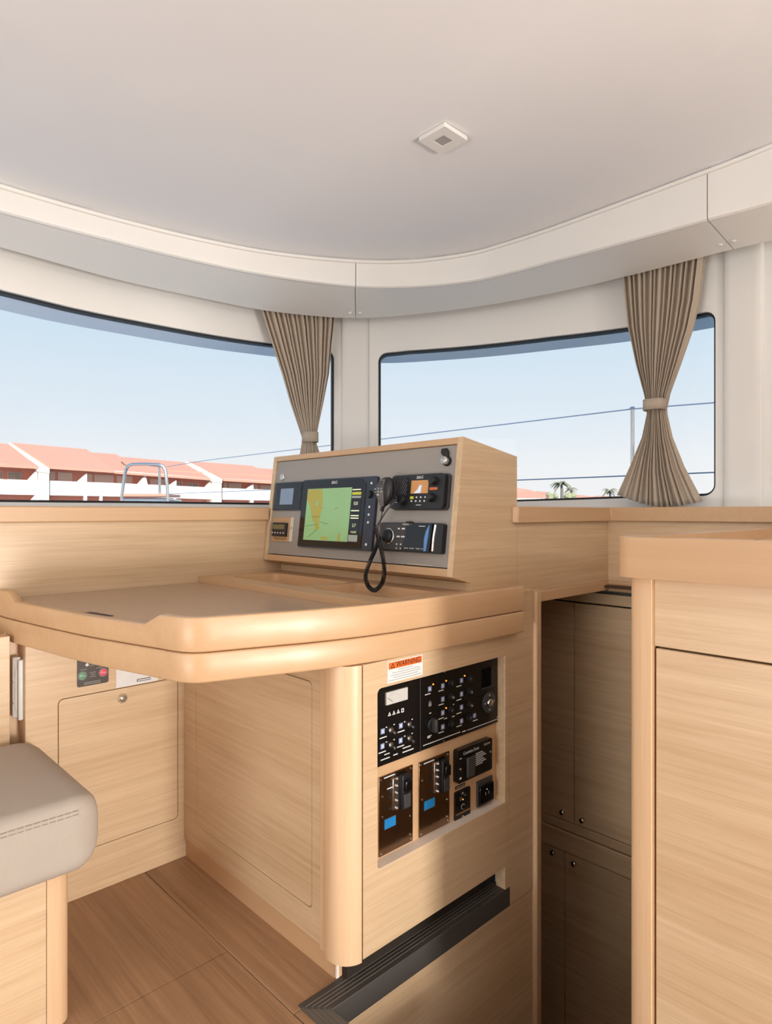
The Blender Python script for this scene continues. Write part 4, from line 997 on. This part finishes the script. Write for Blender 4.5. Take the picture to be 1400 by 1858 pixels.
for q in ((110, 785), (287, 730), (108, 930), (285, 875)): icon(mp, *q)
for q in ((115, 845), (290, 785), (105, 988), (285, 930)): bars(mp, *q, w=.022)
for q in ((147, 745), (222, 718), (325, 692), (398, 668), (147, 888), (222, 865), (325, 832), (398, 805)): bars(mp, *q, w=.004)
bars(mp, 135, 1052, .028); bars(mp, 358, 972, .036); bars(mp, 236, 1010, .014); bars(mp, 345, 938, .026); bars(mp, 152, 1005, .016)
# dc breaker panel
dc = thing('breaker_panel', 'black breaker panel with rows of round buttons and a round dial', 'breaker panel', (1.22, YB, zpb))
ebox('plate', 'black_panel', dc, XSM + .0006, hx1 + .002, zpb, hz1 - .0008, .0005, n1_, .0008)
ebox('plate_rib', 'dark_grey_plastic', dc, XSM + .0006, XSM + .0022, zpb, hz1 - .001, n1_, n1_ + .0015)
for q in ((768, 315), (768, 447), (768, 580), (768, 712), (948, 272), (948, 397), (948, 527), (948, 655)):
    p = C1(*q); k = edisc('breaker_button', 'black_plastic', dc, p.x, p.z, [(n1_, .0088), (n1_ + .003, .0088), (n1_ + .004, .0066), (n1_ + .010, .0062), (n1_ + .012, .0045), (n1_ + .0122, .002)])
    if q[1] in (447, 397, 527): edisc('button_cap', 'print_grey', k, p.x, p.z, [(n1_ + .0118, .003), (n1_ + .0127, .0026)], 12)
for q in ((570, 372), (697, 342), (697, 472), (697, 605), (697, 742), (880, 290), (880, 422), (880, 550), (880, 685), (1007, 632)): icon(dc, *q)
for q in ((550, 424), (680, 388), (680, 524), (680, 660), (680, 795), (855, 345), (855, 478), (855, 608), (857, 733), (1015, 678)): bars(dc, *q, w=.019)
for q in ((602, 327), (729, 293), (728, 558), (910, 244)):
    p = C1(*q); edisc('indicator_lamp', 'led_orange', dc, p.x, p.z, [(n1_, .0019), (n1_ + .002, .0017), (n1_ + .0026, .0008)], 10)
p = C1(572, 515); ebox('lock_icon', 'print_grey', dc, p.x - .0045, p.x + .0045, p.z - .006, p.z + .001, n1_, n1_ + .001); MB().tube([Vector((p.x + .003 * math.cos(a), YB - n1_ - .0006, p.z + .001 + .005 * math.sin(a))) for a in [math.pi * i / 8 for i in range(9)]], .0008, 5).build('lock_icon', 'print_grey', dc)
p = C1(575, 715)
rot = edisc('rotary_switch', 'black_plastic', dc, p.x, p.z, [(n1_, .0165), (n1_ + .008, .0165), (n1_ + .010, .0145)], 26)
ebox('switch_handle', 'dark_grey_plastic', rot, p.x - .0045, p.x + .0045, p.z - .0155, p.z + .0155, n1_ + .009, n1_ + .022, .002)
bars(dc, 567, 830, .014, 2); bars(dc, 575, 608, .006)
for q, w in (((725, 660), .010), ((800, 640), .010), ((803, 523), .004)): bars(dc, *q, w=w)
p = C1(1143, 500)
dl = edisc('dial_ring', 'dark_grey_plastic', dc, p.x, p.z, [(n1_, .0265), (n1_ + .003, .0265), (n1_ + .004, .025), (n1_ + .004, .013), (n1_ + .002, .0125)], 32)
edisc('dial_button', 'chrome', dl, p.x, p.z, [(n1_, .0105), (n1_ + .006, .0105), (n1_ + .009, .0085), (n1_ + .010, .004)], 24)
for ax, az in ((0, .0185), (0, -.0185), (.0185, 0), (-.0185, 0)):
    ebox('dial_mark', 'icon_blue', dl, p.x + ax - .0025, p.x + ax + .0025, p.z + az - .0025, p.z + az + .0025, n1_ + .004, n1_ + .0045)
a, b2 = C1(1078, 165), C1(1222, 290)
dsp = ebox('display', 'black_gloss', dc, a.x, b2.x, b2.z - .008, a.z - .004, n1_, n1_ + .0008)
ebox('display_frame', 'dark_grey_plastic', dsp, a.x - .001, b2.x - .002, b2.z - .0115, b2.z - .0085, n1_, n1_ + .002)
def eline(par, q0, q1):
    a, b2 = C1(*q0), C1(*q1); z = (a.z + b2.z) / 2; ebox('print_line', 'print_white', par, a.x, b2.x, z - .0008, z + .0008, n1_, n1_ + .0004)
eline(dc, (505, 916), (868, 800)); eline(dc, (938, 775), (1255, 657)); bars(dc, 905, 785, .014); bars(dc, 1235, 643, .008)
for q in ((714, 207), (710, 880)): p = C1(*q); edisc('screw', 'steel', dc, p.x, p.z, [(n1_, .0022), (n1_ + .001, .002)], 10)
# two shore power plates
def shore(label, q, tag_q, brk, lab, screws):
    x0, x1, z0, z1 = ER(*q)
    r = thing('shore_power_plate', label, 'power plate', ((x0 + x1) / 2, YB, z0)); r['group'] = 'shore power inlet plates'
    nf = .003
    ebox('plate', 'steel_dark', r, x0, x1, z0, z1, .0003, nf, .0006)
    a0, a1, b0, b1 = ER(*tag_q)
    ebox('tag_border', 'label_dark', r, a0 - .0012, a1 + .0012, b0 - .0012, b1 + .0012, nf, nf + .0004); ebox('blue_tag', 'blue_tag', r, a0, a1, b0, b1, nf + .0004, nf + .0008)
    for ax, az in ((x0 + .006, z0 + .007), (x1 - .006, z0 + .007), (x0 + .006, z1 - .007), (x1 - .006, z1 - .007), (x0 + .011, z1 - .045), (x0 + .011, z1 - .09), (x1 - .009, z0 + .06), (x1 - .009, z0 + .018)):
        edisc('screw', 'chrome', r, ax, az, [(nf, .0026), (nf + .0012, .0024), (nf + .0016, .001)], 12)
    a0, a1, b0, b1 = ER(*brk); cm_ = (a0 + a1) / 2
    bk = ebox('breaker_body', 'black_plastic', r, cm_ - .001, a1 + .004, b0, b1, nf, nf + .012, .0015)
    ebox('breaker_lever', 'black_gloss', bk, cm_ + .002, a1 + .001, (b0 + b1) / 2 + .002, b1 - .012, nf + .012, nf + .020, .002)
    ebox('breaker_rocker', 'dark_grey_plastic', bk, cm_ + .001, a1 + .002, b0 + .004, (b0 + b1) / 2 - .004, nf + .012, nf + .015, .001)
    sl = ebox('slide_lock', 'steel', r, a0 - .003, cm_ - .002, b0 + .004, b1 - .003, nf, nf + .003, .001)
    for f_ in (.08, .3, .52, .72, .92): edisc('screw', 'chrome', r, (a0 + cm_) / 2 - .002, b0 + (b1 - b0) * f_, [(nf + .002, .0040), (nf + .006, .0035), (nf + .008, .0015)], 12)
    for f_ in (.15, .45, .62, .85): edisc('screw', 'print_black', r, a0 - .012, b0 + (b1 - b0) * f_, [(nf, .0035), (nf + .003, .003)], 10)
    for l_ in lab:
        a0, a1, b0, b1 = ER(*l_); ebox('printed_strip', 'print_black', r, a0, a1, b0, b1, nf, nf + .0004); ebox('print_line', 'print_white', r, a0 + .001, a1 - .001, (b0 + b1) / 2 - .0012, (b0 + b1) / 2 + .0012, nf + .0004, nf + .0007)
    for f_ in (.35, .5, .62): ebox('print_line', 'print_black', r, x0 + (x1 - x0) * f_, x0 + (x1 - x0) * (f_ + .07), z0 + .018, z0 + .0205, nf, nf + .0003)
shore('steel shore power plate at the near end, with the lower blue tag', (685.5, 747, 1410, 1387.6, 1525, 1555), (695.5, 715.5, 1487, 1478.5, 1496, 1504), (711, 734, 1408, 1400, 1463, 1470), [(694, 714.5, 1409, 1402, 1406, 1413.5), (699.5, 716, 1429, 1422.5, 1427, 1433)], None)
shore('steel shore power plate in the middle, with the higher blue tag', (758.5, 813.5, 1383, 1362.5, 1492.5, 1519), (767.5, 786.5, 1453.5, 1446.5, 1461.5, 1470), (786, 805, 1380, 1375, 1433, 1440), [(766, 786, 1383, 1376, 1380.5, 1387)], None)
# generator start panel
x0, x1, z0, z1 = ER(821.5, 883.6, 1358.5, 1336.5, 1394, 1418)
gp_ = thing('generator_panel', 'black generator start panel with a long rocker switch', 'control panel', ((x0 + x1) / 2, YB, z0))
nf = .016
ebox('housing', 'black_panel', gp_, x0, x1, z0, z1, .0005, nf, .002, .006)
a0, a1, b0, b1 = ER(836, 849, 1371, 1367, 1402, 1408)
ebox('rocker', 'dark_grey_plastic', gp_, a0, a1, b0, b1, nf, nf + .007, .002)
etext('Cummins Onan', x0 + (x1 - x0) * .37, z1 - .012, nf, .0115, 'print_white', gp_, width=.85)
etext('Generator', x0 + (x1 - x0) * .84, z1 - .010, nf, .0085, 'print_white', gp_, width=.75)
for k in range(7):
    ebox('print_line', 'print_white', gp_, x0 + (x1 - x0) * .50, x0 + (x1 - x0) * (.76 + .05 * ((k * 37) % 3 - 1)), z1 - .026 - k * .0048, z1 - .0242 - k * .0048, nf, nf + .0004)
ebox('print_line', 'print_white', gp_, x0 + .007, x0 + .014, z1 - .0225, z1 - .0205, nf, nf + .0004); ebox('print_line', 'print_white', gp_, x0 + .006, x0 + .013, z0 + .010, z0 + .015, nf, nf + .0004)
for ax, az in ((x0 + .010, (z0 + z1) / 2 - .006), (x1 - .008, (z0 + z1) / 2 + .006)): edisc('screw', 'chrome', gp_, ax, az, [(nf, .003), (nf + .0015, .0027), (nf + .002, .001)], 12)
# small push-button plate
x0, x1, z0, z1 = ER(822.6, 850.3, 1436.8, 1425.6, 1478.6, 1490.6)
bp_ = thing('bilge_switch_plate', 'small black push-button plate with an orange stripe', 'switch plate', ((x0 + x1) / 2, YB, z0))
nf = .005
ebox('plate', 'black_panel', bp_, x0, x1, z0, z1, .0005, nf, .0012, .004)
xm, zm = (x0 + x1) / 2, z0 + (z1 - z0) * .42
MB().lathe(Vector((xm, YB, zm)), EN, [(nf, .0072), (nf + .001, .0072), (nf + .001, .0052), (nf, .0052)], 22).build('button_ring', 'print_grey', bp_, smooth=True)
edisc('button', 'black_gloss', bp_, xm, zm, [(nf, .005), (nf + .004, .0045), (nf + .0045, .002)])
ebox('stripe', 'brass', bp_, x0 + .003, x1 - .003, z0 + .0155, z0 + .0195, nf, nf + .0004)
edisc('indicator_lamp', 'led_orange', bp_, xm, zm + .018, [(nf, .0016), (nf + .0015, .0012)], 10)
for az in (z0 + .007, z1 - .008): edisc('screw', 'chrome', bp_, xm, az, [(nf, .0028), (nf + .0015, .0024)], 12)
for ax, az, w in ((-.008, .024, .008), (.009, .026, .008), (-.008, .019, .008), (0, .032, .010)): ebox('print_line', 'print_grey', bp_, xm + ax - w / 2, xm + ax + w / 2, zm + az - .0008, zm + az + .0008, nf, nf + .0004)
x0, x1, z0, z1 = ER(825, 843, 1427, 1420.5, 1426, 1432)
lb = tag(ebox('printed_strip', 'print_black', None, x0, x1, z0, z1, .0004, .0014), 'tiny black printed strip above the push-button plate', 'label')
ebox('print_line', 'print_grey', lb, x0 + .003, x1 - .003, (z0 + z1) / 2 - .0012, (z0 + z1) / 2 + .0012, .0014, .0018)
# mains outlet
x0, x1, z0, z1 = ER(863, 890.4, 1417, 1407, 1451.6, 1463.7)
ol = thing('power_outlet', 'square black power outlet with a clear hinged cover', 'outlet', ((x0 + x1) / 2, YB, z0))
ebox('plate', 'dark_grey_plastic', ol, x0, x1, z0, z1, .0005, .006, .001)
ebox('outlet_face', 'black_gloss', ol, x0 + .004, x1 - .003, z0 + .005, z1 - .013, .006, .0115, .001)
xm, zm = (x0 + x1) / 2, (z0 + z1) / 2 - .004
for ax, az, w, h2 in ((-.006, .002, .0025, .008), (.007, .002, .0025, .007)): ebox('slot', 'print_grey', ol, xm + ax - w / 2, xm + ax + w / 2, zm + az - h2 / 2, zm + az + h2 / 2, .0115, .012)
edisc('earth_pin', 'chrome', ol, xm, zm + .012, [(.0115, .0025), (.0135, .002)], 10)
MB().tube([Vector((x1 - .003, YB - .0125, z0 + .006)), Vector((x1 - .003, YB - .0125, z1 - .014))], .001, 6).build('cover_edge', 'chrome', ol)

# ================================================================== STICKERS
def sticker(Y, q):
    x0, x1, yTL, yTR, yBR, yBL = q; a, b2 = PY(x0, yTL, Y), PY(x1, yTR, Y); return a.x, b2.x, (PY(x0, yBL, Y).z + PY(x1, yBR, Y).z) / 2, (a.z + b2.z) / 2
x0, x1, z0, z1 = sticker(YP, (702.5, 766, 1200.5, 1189, 1225.5, 1239)); z0 = max(z0, hz1 + .001)
so_ = Vector((0, YP, 0))
ws = thing('warning_label', 'white and orange warning sticker above the black panels', 'label', ((x0 + x1) / 2, YP, z0))
def sbox(o, nm, mat, par, a, b2, c, d, n0, n1): return MB().obox(o, VX, VZ, -VY, a, b2, c, d, n0, n1).build(nm, mat, par)
sbox(so_, 'paper', 'label_white', ws, x0, x1, z0, z1, .0002, .0008)
sbox(so_, 'orange_band', 'label_orange', ws, x0 + .003, x1 - .003, z1 - .0165, z1 - .002, .0008, .0011)
text('WARNING', Vector(((x0 + x1) / 2 + .009, YP - .0011, z1 - .0092)), VX, VZ, -VY, .0165, 'print_black', ws, width=.98)
p = Vector((x0 + .0155, YP, z1 - .0095))
MB().plate(so_, VX, VZ, -VY, [(p.x - .0065, p.z - .005), (p.x + .0065, p.z - .005), (p.x, p.z + .006)], [[(p.x - .004, p.z - .0035), (p.x, p.z + .0032), (p.x + .004, p.z - .0035)]], .0011, .0014).build('warning_triangle', 'print_black', ws)
for k, (a, b2) in enumerate(((.28, .70), (.12, .92), (.08, .94), (.16, .86), (.03, .97))):
    zz = z1 - .0205 - k * .0052
    if zz > z0 + .001: sbox(so_, 'print_line', 'print_grey', ws, x0 + (x1 - x0) * a, x0 + (x1 - x0) * b2, zz - .0006, zz + .0006, .0008, .0011)
x0, x1, z0, z1 = sticker(YL, (139.5, 196.5, 1196, 1188, 1238.5, 1246.5)); so_ = Vector((0, YL, 0))
dcl = thing('start_stop_sticker', 'dark sticker with a green and a red round button under the table', 'label', ((x0 + x1) / 2, YL, z0))
MB().plate(so_, VX, VZ, -VY, rrect(x0, x1, z0, z1, .005), [], .0004, .0016).build('plate', 'label_dark', dcl)
for q, mt_, tx in (((149, 1226), 'button_green', 'Start'), ((186.7, 1219.5), 'button_red', 'Stop')):
    p = PY(*q, YL)
    MB().lathe(p, -VY, [(.0016, .0112), (.0022, .0112), (.0022, .0098), (.0018, .0095)], 26).build('button_ring', 'print_grey', dcl, smooth=True)
    MB().lathe(p, -VY, [(.0016, .0095), (.0032, .0093), (.0036, .008)], 26).build('button', mt_, dcl, smooth=True)
    text(tx, p - VY * .0036, VX, VZ, -VY, .0065, 'print_white', dcl, name='button_lettering')
p = PY(157.5, 1206, YL); MB().plate(so_, VX, VZ, -VY, [(p.x - .005, p.z), (p.x, p.z - .005), (p.x + .005, p.z), (p.x, p.z + .005)], [], .0016, .002).build('emblem', 'print_white', dcl)
for q, w in (((165, 1207), .014), ((151, 1215), .016), ((180, 1211), .016), ((168, 1219.5), .016), ((168, 1223), .012), ((168, 1227), .016), ((167, 1236.5), .042), ((167, 1239.3), .042)):
    p = PY(*q, YL); sbox(so_, 'print_line', 'print_grey', dcl, p.x - w / 2, p.x + w / 2, p.z - .0008, p.z + .0008, .0016, .002)
x0, x1, z0, z1 = sticker(YL, (210.5, 286, 1212, 1200, 1231, 1243.5)); z0 = dz1 + .002
wl_ = thing('paper_label', 'shiny white label half hidden by the table edge', 'label', ((x0 + x1) / 2, YL, z0))
sbox(so_, 'paper', 'label_white', wl_, x0, x1, z0, z1, .0004, .001)
a, b2 = PY(248, 1235, YL), PY(273, 1228, YL)
sbox(so_, 'print_frame', 'label_dark', wl_, a.x, b2.x, a.z - .003, a.z + .004, .001, .0014); sbox(so_, 'print_line', 'label_white', wl_, a.x + .002, b2.x - .001, a.z - .001, a.z + .002, .0014, .0018)

# white fluorescent lamp body / switch plate in the niche
q0, q1 = PY(21, 1250, YL + .03), PY(42, 1250, YL + .012)
nz1, nz0 = PY(30, 1193, YL + .02).z, PY(30, 1304, YL + .02).z
sw = thing('niche_switch_plate', 'tall white switch plate standing in the narrow niche by the cushion', 'switch plate', (q0.x, YL + .03, nz0))
ang_d = Vector((q1.x - q0.x, q1.y - q0.y, 0)); L_ = ang_d.length; ang_d.normalize(); an = Vector((ang_d.y, -ang_d.x, 0))
MB().obox(Vector((q0.x, q0.y, 0)), ang_d, VZ, an, 0, L_ * .62, nz0, nz1, -.012, .0).build('plate', 'white_plastic', sw, bevel=.003)
MB().obox(Vector((q0.x, q0.y, 0)), ang_d, VZ, an, L_ * .62, L_, nz0 - .004, nz1 - .006, -.012, .006).build('flange', 'white_plastic', sw, bevel=.003)
MB().obox(Vector((q0.x, q0.y, 0)), ang_d, VZ, an, L_ * .32, L_ * .42, nz0 + .02, nz1 - .03, 0, .002).build('rib', 'white_plastic', sw, bevel=.0006)
for k in (.25, .6):
    c_ = Vector((q0.x, q0.y, nz0 + (nz1 - nz0) * k)) + ang_d * L_ * .1
    MB().lathe(c_, an, [(0, .0035), (.003, .003), (.004, .001)], 10).build('screw', 'chrome', sw, smooth=True)

# ================================================================== SEAT
sbm = thing('bench', 'oak bench with rounded corner post under the grey cushion', 'bench', (0, 1.5, 0))
xp0, xp1 = PY(85, 1700, 1.338).x, PY(129.5, 1640, 1.338).x
MB().box(-1.2, xp0 - .0008, 1.338, 1.356, 0, .302).build('front_panel', 'oak_x', sbm, bevel=.001)
pr = [(xp0, 1.338)] + [(xp1 - .026 + .026 * math.cos(math.radians(a)), 1.338 + .026 + .026 * math.sin(math.radians(a))) for a in range(270, 361, 9)] + [(xp1, 1.40), (xp0, 1.40)]
MB().prism([Vector((x, y, 0)) for x, y in pr], (0, 0, .302)).build('corner_post', 'oak_z', sbm, smooth=True, ang=50)
MB().box(xp1 - .02, xp1 - .001, 1.40, YL - .001, 0, .302).build('end_panel', 'oak_y', sbm, bevel=.001)
MB().box(-1.2, xp1 - .021, 1.357, YL - .001, .282, .302).build('seat_board', 'oak_x', sbm)
cu = thing('seat_cushion', 'thick grey fabric seat cushion with double stitched edge', 'cushion', (0, 1.5, .302))
def cush(x0, x1, y0, y1, z0, z1, r, n=6):
    m_ = MB(); ny = 0
    loop = rrect(y0, y1, z0, z1, r, n)                          # in (y,z); x sections shrink at the end for a rounded corner
    rings = [[Vector((x0, y, z)) for y, z in loop]]
    cy_, cz_ = (y0 + y1) / 2, (z0 + z1) / 2
    for k in range(9):
        a = math.pi / 2 * k / 8; q = .055
        inx = x1 - q + q * math.sin(a); sh_ = q * (1 - math.cos(a)) * .75
        rings.append([Vector((inx, y + (sh_ if y < cy_ else -sh_) * min(1, abs(y - cy_) / .12), z + (sh_ if z < cz_ else -sh_ * .8) * min(1, abs(z - cz_) / .05))) for y, z in loop])
    return m_.loft(rings)
cy0 = 1.295; ctop = .447
cush(-1.2, .478, cy0, YL - .004, .3025, ctop, .03).build('cover', 'cushion_fabric', cu, smooth=True, ang=70)
for zz, yy in ((ctop - .020, cy0 + .0012), (ctop - .027, cy0 + .0002)):
    st_ = MB()
    x = -.5
    while x < .43:
        st_.tube([(x, yy, zz), (x + .006, yy - .0006, zz), (x + .011, yy, zz)], .0009, 4); x += .0135
    o_ = st_.build('stitching', 'thread', cu); o_['kind'] = 'stuff'
MB().tube([(-1.2, cy0 + .0022, ctop - .0235), (.30, cy0 + .0022, ctop - .0235), (.43, cy0 + .003, ctop - .0235)], .0022, 8).build('seam', 'cushion_fabric', cu, smooth=True)

# ================================================================== GALLEY ISLAND
XI, YI = 1.075, .515
gi = thing('galley_cabinet', 'oak galley cabinet with rounded corner post at the right edge', 'cabinet', (1.4, -.2, 0))
yp1 = PX(1181, 1300, XI).y
pr = [(XI, yp1)] + [(XI + .03 + .03 * math.cos(math.radians(a)), YI - .03 + .03 * math.sin(math.radians(a))) for a in range(180, 89, -9)] + [(XI + .06, YI), (XI + .06, yp1)]
MB().prism([Vector((x, y, 0)) for x, y in pr], (0, 0, .888)).build('corner_post', 'oak_z', gi, smooth=True, ang=50)
MB().box(XI + .004, XI + .012, yp1 - .0035, yp1, 0, .888).build('post_bead', 'oak_edge', gi)
zd = .7715
MB().box(XI + .003, XI + .02, -1.2, yp1 - .004, zd + .0022, .888).build('top_rail', 'oak_y', gi, bevel=.001)
MB().box(XI + .003, XI + .02, -.12, yp1 - .0065, .08, zd - .0012).build('door', 'oak_y', gi, bevel=.0015)
MB().box(XI + .003, XI + .02, -1.2, -.1235, .08, zd - .0012).build('door', 'oak_y', gi, bevel=.0015)
MB().box(XI + .02, 1.9, -1.2, YI - .02, 0, .886).build('carcass', 'gap_dark', gi)
MB().box(XI + .06, 1.95, YI - .018, YI, -.02, .888).build('side_panel', 'oak_x', gi, bevel=.001)
MB().box(XI + .03, XI + .06, -1.2, yp1, 0, .08).build('toe_kick', 'oak_y', gi)
wt = thing('galley_worktop', 'thick oak worktop with raised fiddle edge on the galley cabinet', 'worktop', (1.4, -.2, .888))
x0, x1, y0, y1 = XI - .022, 1.97, -1.25, YI + .012
outer_ = rrect(x0, x1, y0, y1, (.01, .01, .01, .03)); inner_ = rrect(x0 + .035, x1 - .03, y0 + .03, y1 - .035, .02)
MB().plate(Vector((0, 0, 0)), VX, VY, VZ, outer_, [inner_], .8885, .9575).build('fiddle_edge', 'oak_edge_y', wt, bevel=.004, seg=3)
MB().plate(Vector((0, 0, 0)), VX, VY, VZ, rrect(x0 + .0345, x1 - .0295, y0 + .0295, y1 - .0345, .0205), [], .8885, .935).build('top', 'oak_edge_y', wt)

# ================================================================== CURTAINS
IN = Curve([tuple(WC.at(d) + WC.nrm(d) * -.055) for d in frange(WC.L * .25, WC.L * .92, 40)], 8)
def curtain(label, rows, band, npl, seed):
    """rows: (y_left, x_left, y_right, x_right) from the rail down"""
    random.seed(seed)
    pin = band[0]; R = []
    for yl_, xl_, yr_, xr_ in rows:
        a, b2 = IN.sz(xl_, yl_), IN.sz(xr_, yr_); R.append((a[0], a[1], b2[0], b2[1]))
    sc_ = []
    for a, b2 in zip(R, R[1:]):
        for k in range(6): u = k / 6; sc_.append(tuple(a[i] * (1 - u) + b2[i] * u for i in range(4)))
    sc_.append(R[-1])
    root = thing('curtain', label, 'curtain', IN.pt((R[0][0] + R[0][2]) / 2, R[-1][1])); root['group'] = 'tied-back window curtains'
    NU = npl * 12; ph = [random.uniform(-.35, .35) for _ in range(npl + 2)]; am = [random.uniform(.55, 1.2) for _ in range(npl + 2)]
    wmin = min(r[2] - r[0] for r in R); wtop = R[0][2] - R[0][0]; NV = len(sc_); zp = None
    iw = min(range(NV), key=lambda i: sc_[i][2] - sc_[i][0])
    rings = []
    for i, (a, za, c, zc) in enumerate(sc_):
        w = c - a; amp = .013 * (.45 + .55 * min(1, (w / wtop))); below = i > iw
        ring = []
        for j in range(NU + 1):
            u = j / NU; t_ = u * npl; k = int(t_)
            wob = ph[min(k, npl)] * (1 - (t_ - k)) + ph[min(k + 1, npl + 1)] * (t_ - k)
            s_ = math.sin(2 * math.pi * (t_ + wob * .6)); s_ = math.copysign(abs(s_) ** .7, s_)
            A_ = amp * (am[min(k, npl)] * (1 - (t_ - k)) + am[min(k + 1, npl + 1)] * (t_ - k))
            if below and (u < .2 or u > .78): A_ *= .45
            bulge = .016 * (1 - (2 * u - 1) ** 2) * (1 - min(1, w / wtop)) * 1.5
            uu = u + .010 * math.sin(2 * math.pi * t_ * .5 + seed) * (1 if 0 < j < NU else 0)
            z = za + (zc - za) * u
            if below:
                f_ = (i - iw) / max(1, NV - 1 - iw); z -= f_ * f_ * band[3] * (1 - abs(2 * u - 1) ** 1.6)
            ring.append(IN.pt(a + w * uu, z, -s_ * A_ - bulge))
        rings.append(ring)
    cl = MB().loft(rings, closed=False).build('cloth', 'curtain_fabric', root, smooth=True, ang=180)
    so2 = cl.modifiers.new('thickness', 'SOLIDIFY'); so2.thickness = .0016
    a, za, c, zc = IN.sz(band[1], pin)[0], IN.sz(band[1], pin)[1], IN.sz(band[2], pin)[0], 0
    hz = abs(IN.sz(band[1], pin - band[4])[1] - IN.sz(band[1], pin + band[4])[1]) / 2; z = za
    mid, hw = (a + c) / 2, (c - a) / 2
    rr = []
    for k in range(28):
        t_ = 2 * math.pi * k / 28; d = mid + (hw + .003) * math.copysign(abs(math.cos(t_)) ** .7, math.cos(t_)); off = -.022 + .030 * -math.copysign(abs(math.sin(t_)) ** .7, math.sin(t_)) 
        p = IN.pt(d, z - hz, off); q = IN.pt(d, z + hz, off); rr.append((p, q))
    rings = [[p for p, q in rr], [p.lerp(q, .5) for p, q in rr], [q for p, q in rr]]
    MB().loft(rings, cap=False).build('tieback', 'curtain_fabric', root, smooth=True, ang=80).modifiers.new('t', 'SOLIDIFY').thickness = .002
curtain('beige pleated curtain tied back against the right window, hem on the shelf',
        [(486, 1128.5, 450, 1279), (500, 1129.5, 466, 1277), (545, 1134, 545, 1267), (595, 1139.6, 595, 1255.7), (661, 1154, 661, 1233), (714, 1169, 714, 1214), (738, 1174, 738, 1209), (752, 1173.5, 752, 1210), (793, 1164.5, 793, 1219), (846, 1142, 846, 1240), (897, 1118.5, 909, 1273)],
        (738, 1174, 1209, .030, 9.5), 15, 3)
curtain('beige pleated curtain beside the corner pillar, its lower end behind the console',
        [(552, 470, 562, 607), (562, 472.5, 574, 606), (590, 481, 592, 604.5), (625, 492.6, 625, 601), (680, 511, 680, 596), (731, 526, 731, 586), (766, 538, 766, 578.5), (794, 547.5, 794, 573), (803, 547.5, 803, 573), (827, 543.5, 827, 581.5), (865, 532, 865, 595), (900, 515, 903, 612)],
        (794, 547.5, 573, .012, 9), 15, 6)

# ================================================================== CEILING LIGHT
cc_ = [PZ(*p, 1.9) for p in ((765, 254), (807, 221), (842, 251), (800, 280))]
cxl, cyl_ = sum(p.x for p in cc_) / 4, sum(p.y for p in cc_) / 4
zc = 1.901
dl_ = thing('ceiling_spotlight', 'small square white recessed spotlight in the ceiling, unlit', 'spotlight', (cxl, cyl_, zc))
MB().plate(Vector((cxl, cyl_, 0)), VX, VY, VZ, rrect(-.042, .042, -.042, .042, .003), [rrect(-.0165, .0165, -.0165, .0165, .001, 1)], zc - .006, zc + .004).build('frame', 'white_gel', dl_, bevel=.002)
MB().box(cxl - .0165, cxl + .0165, cyl_ - .0165, cyl_ + .0165, zc - .0045, zc + .003).build('lens', 'lens_grey', dl_)
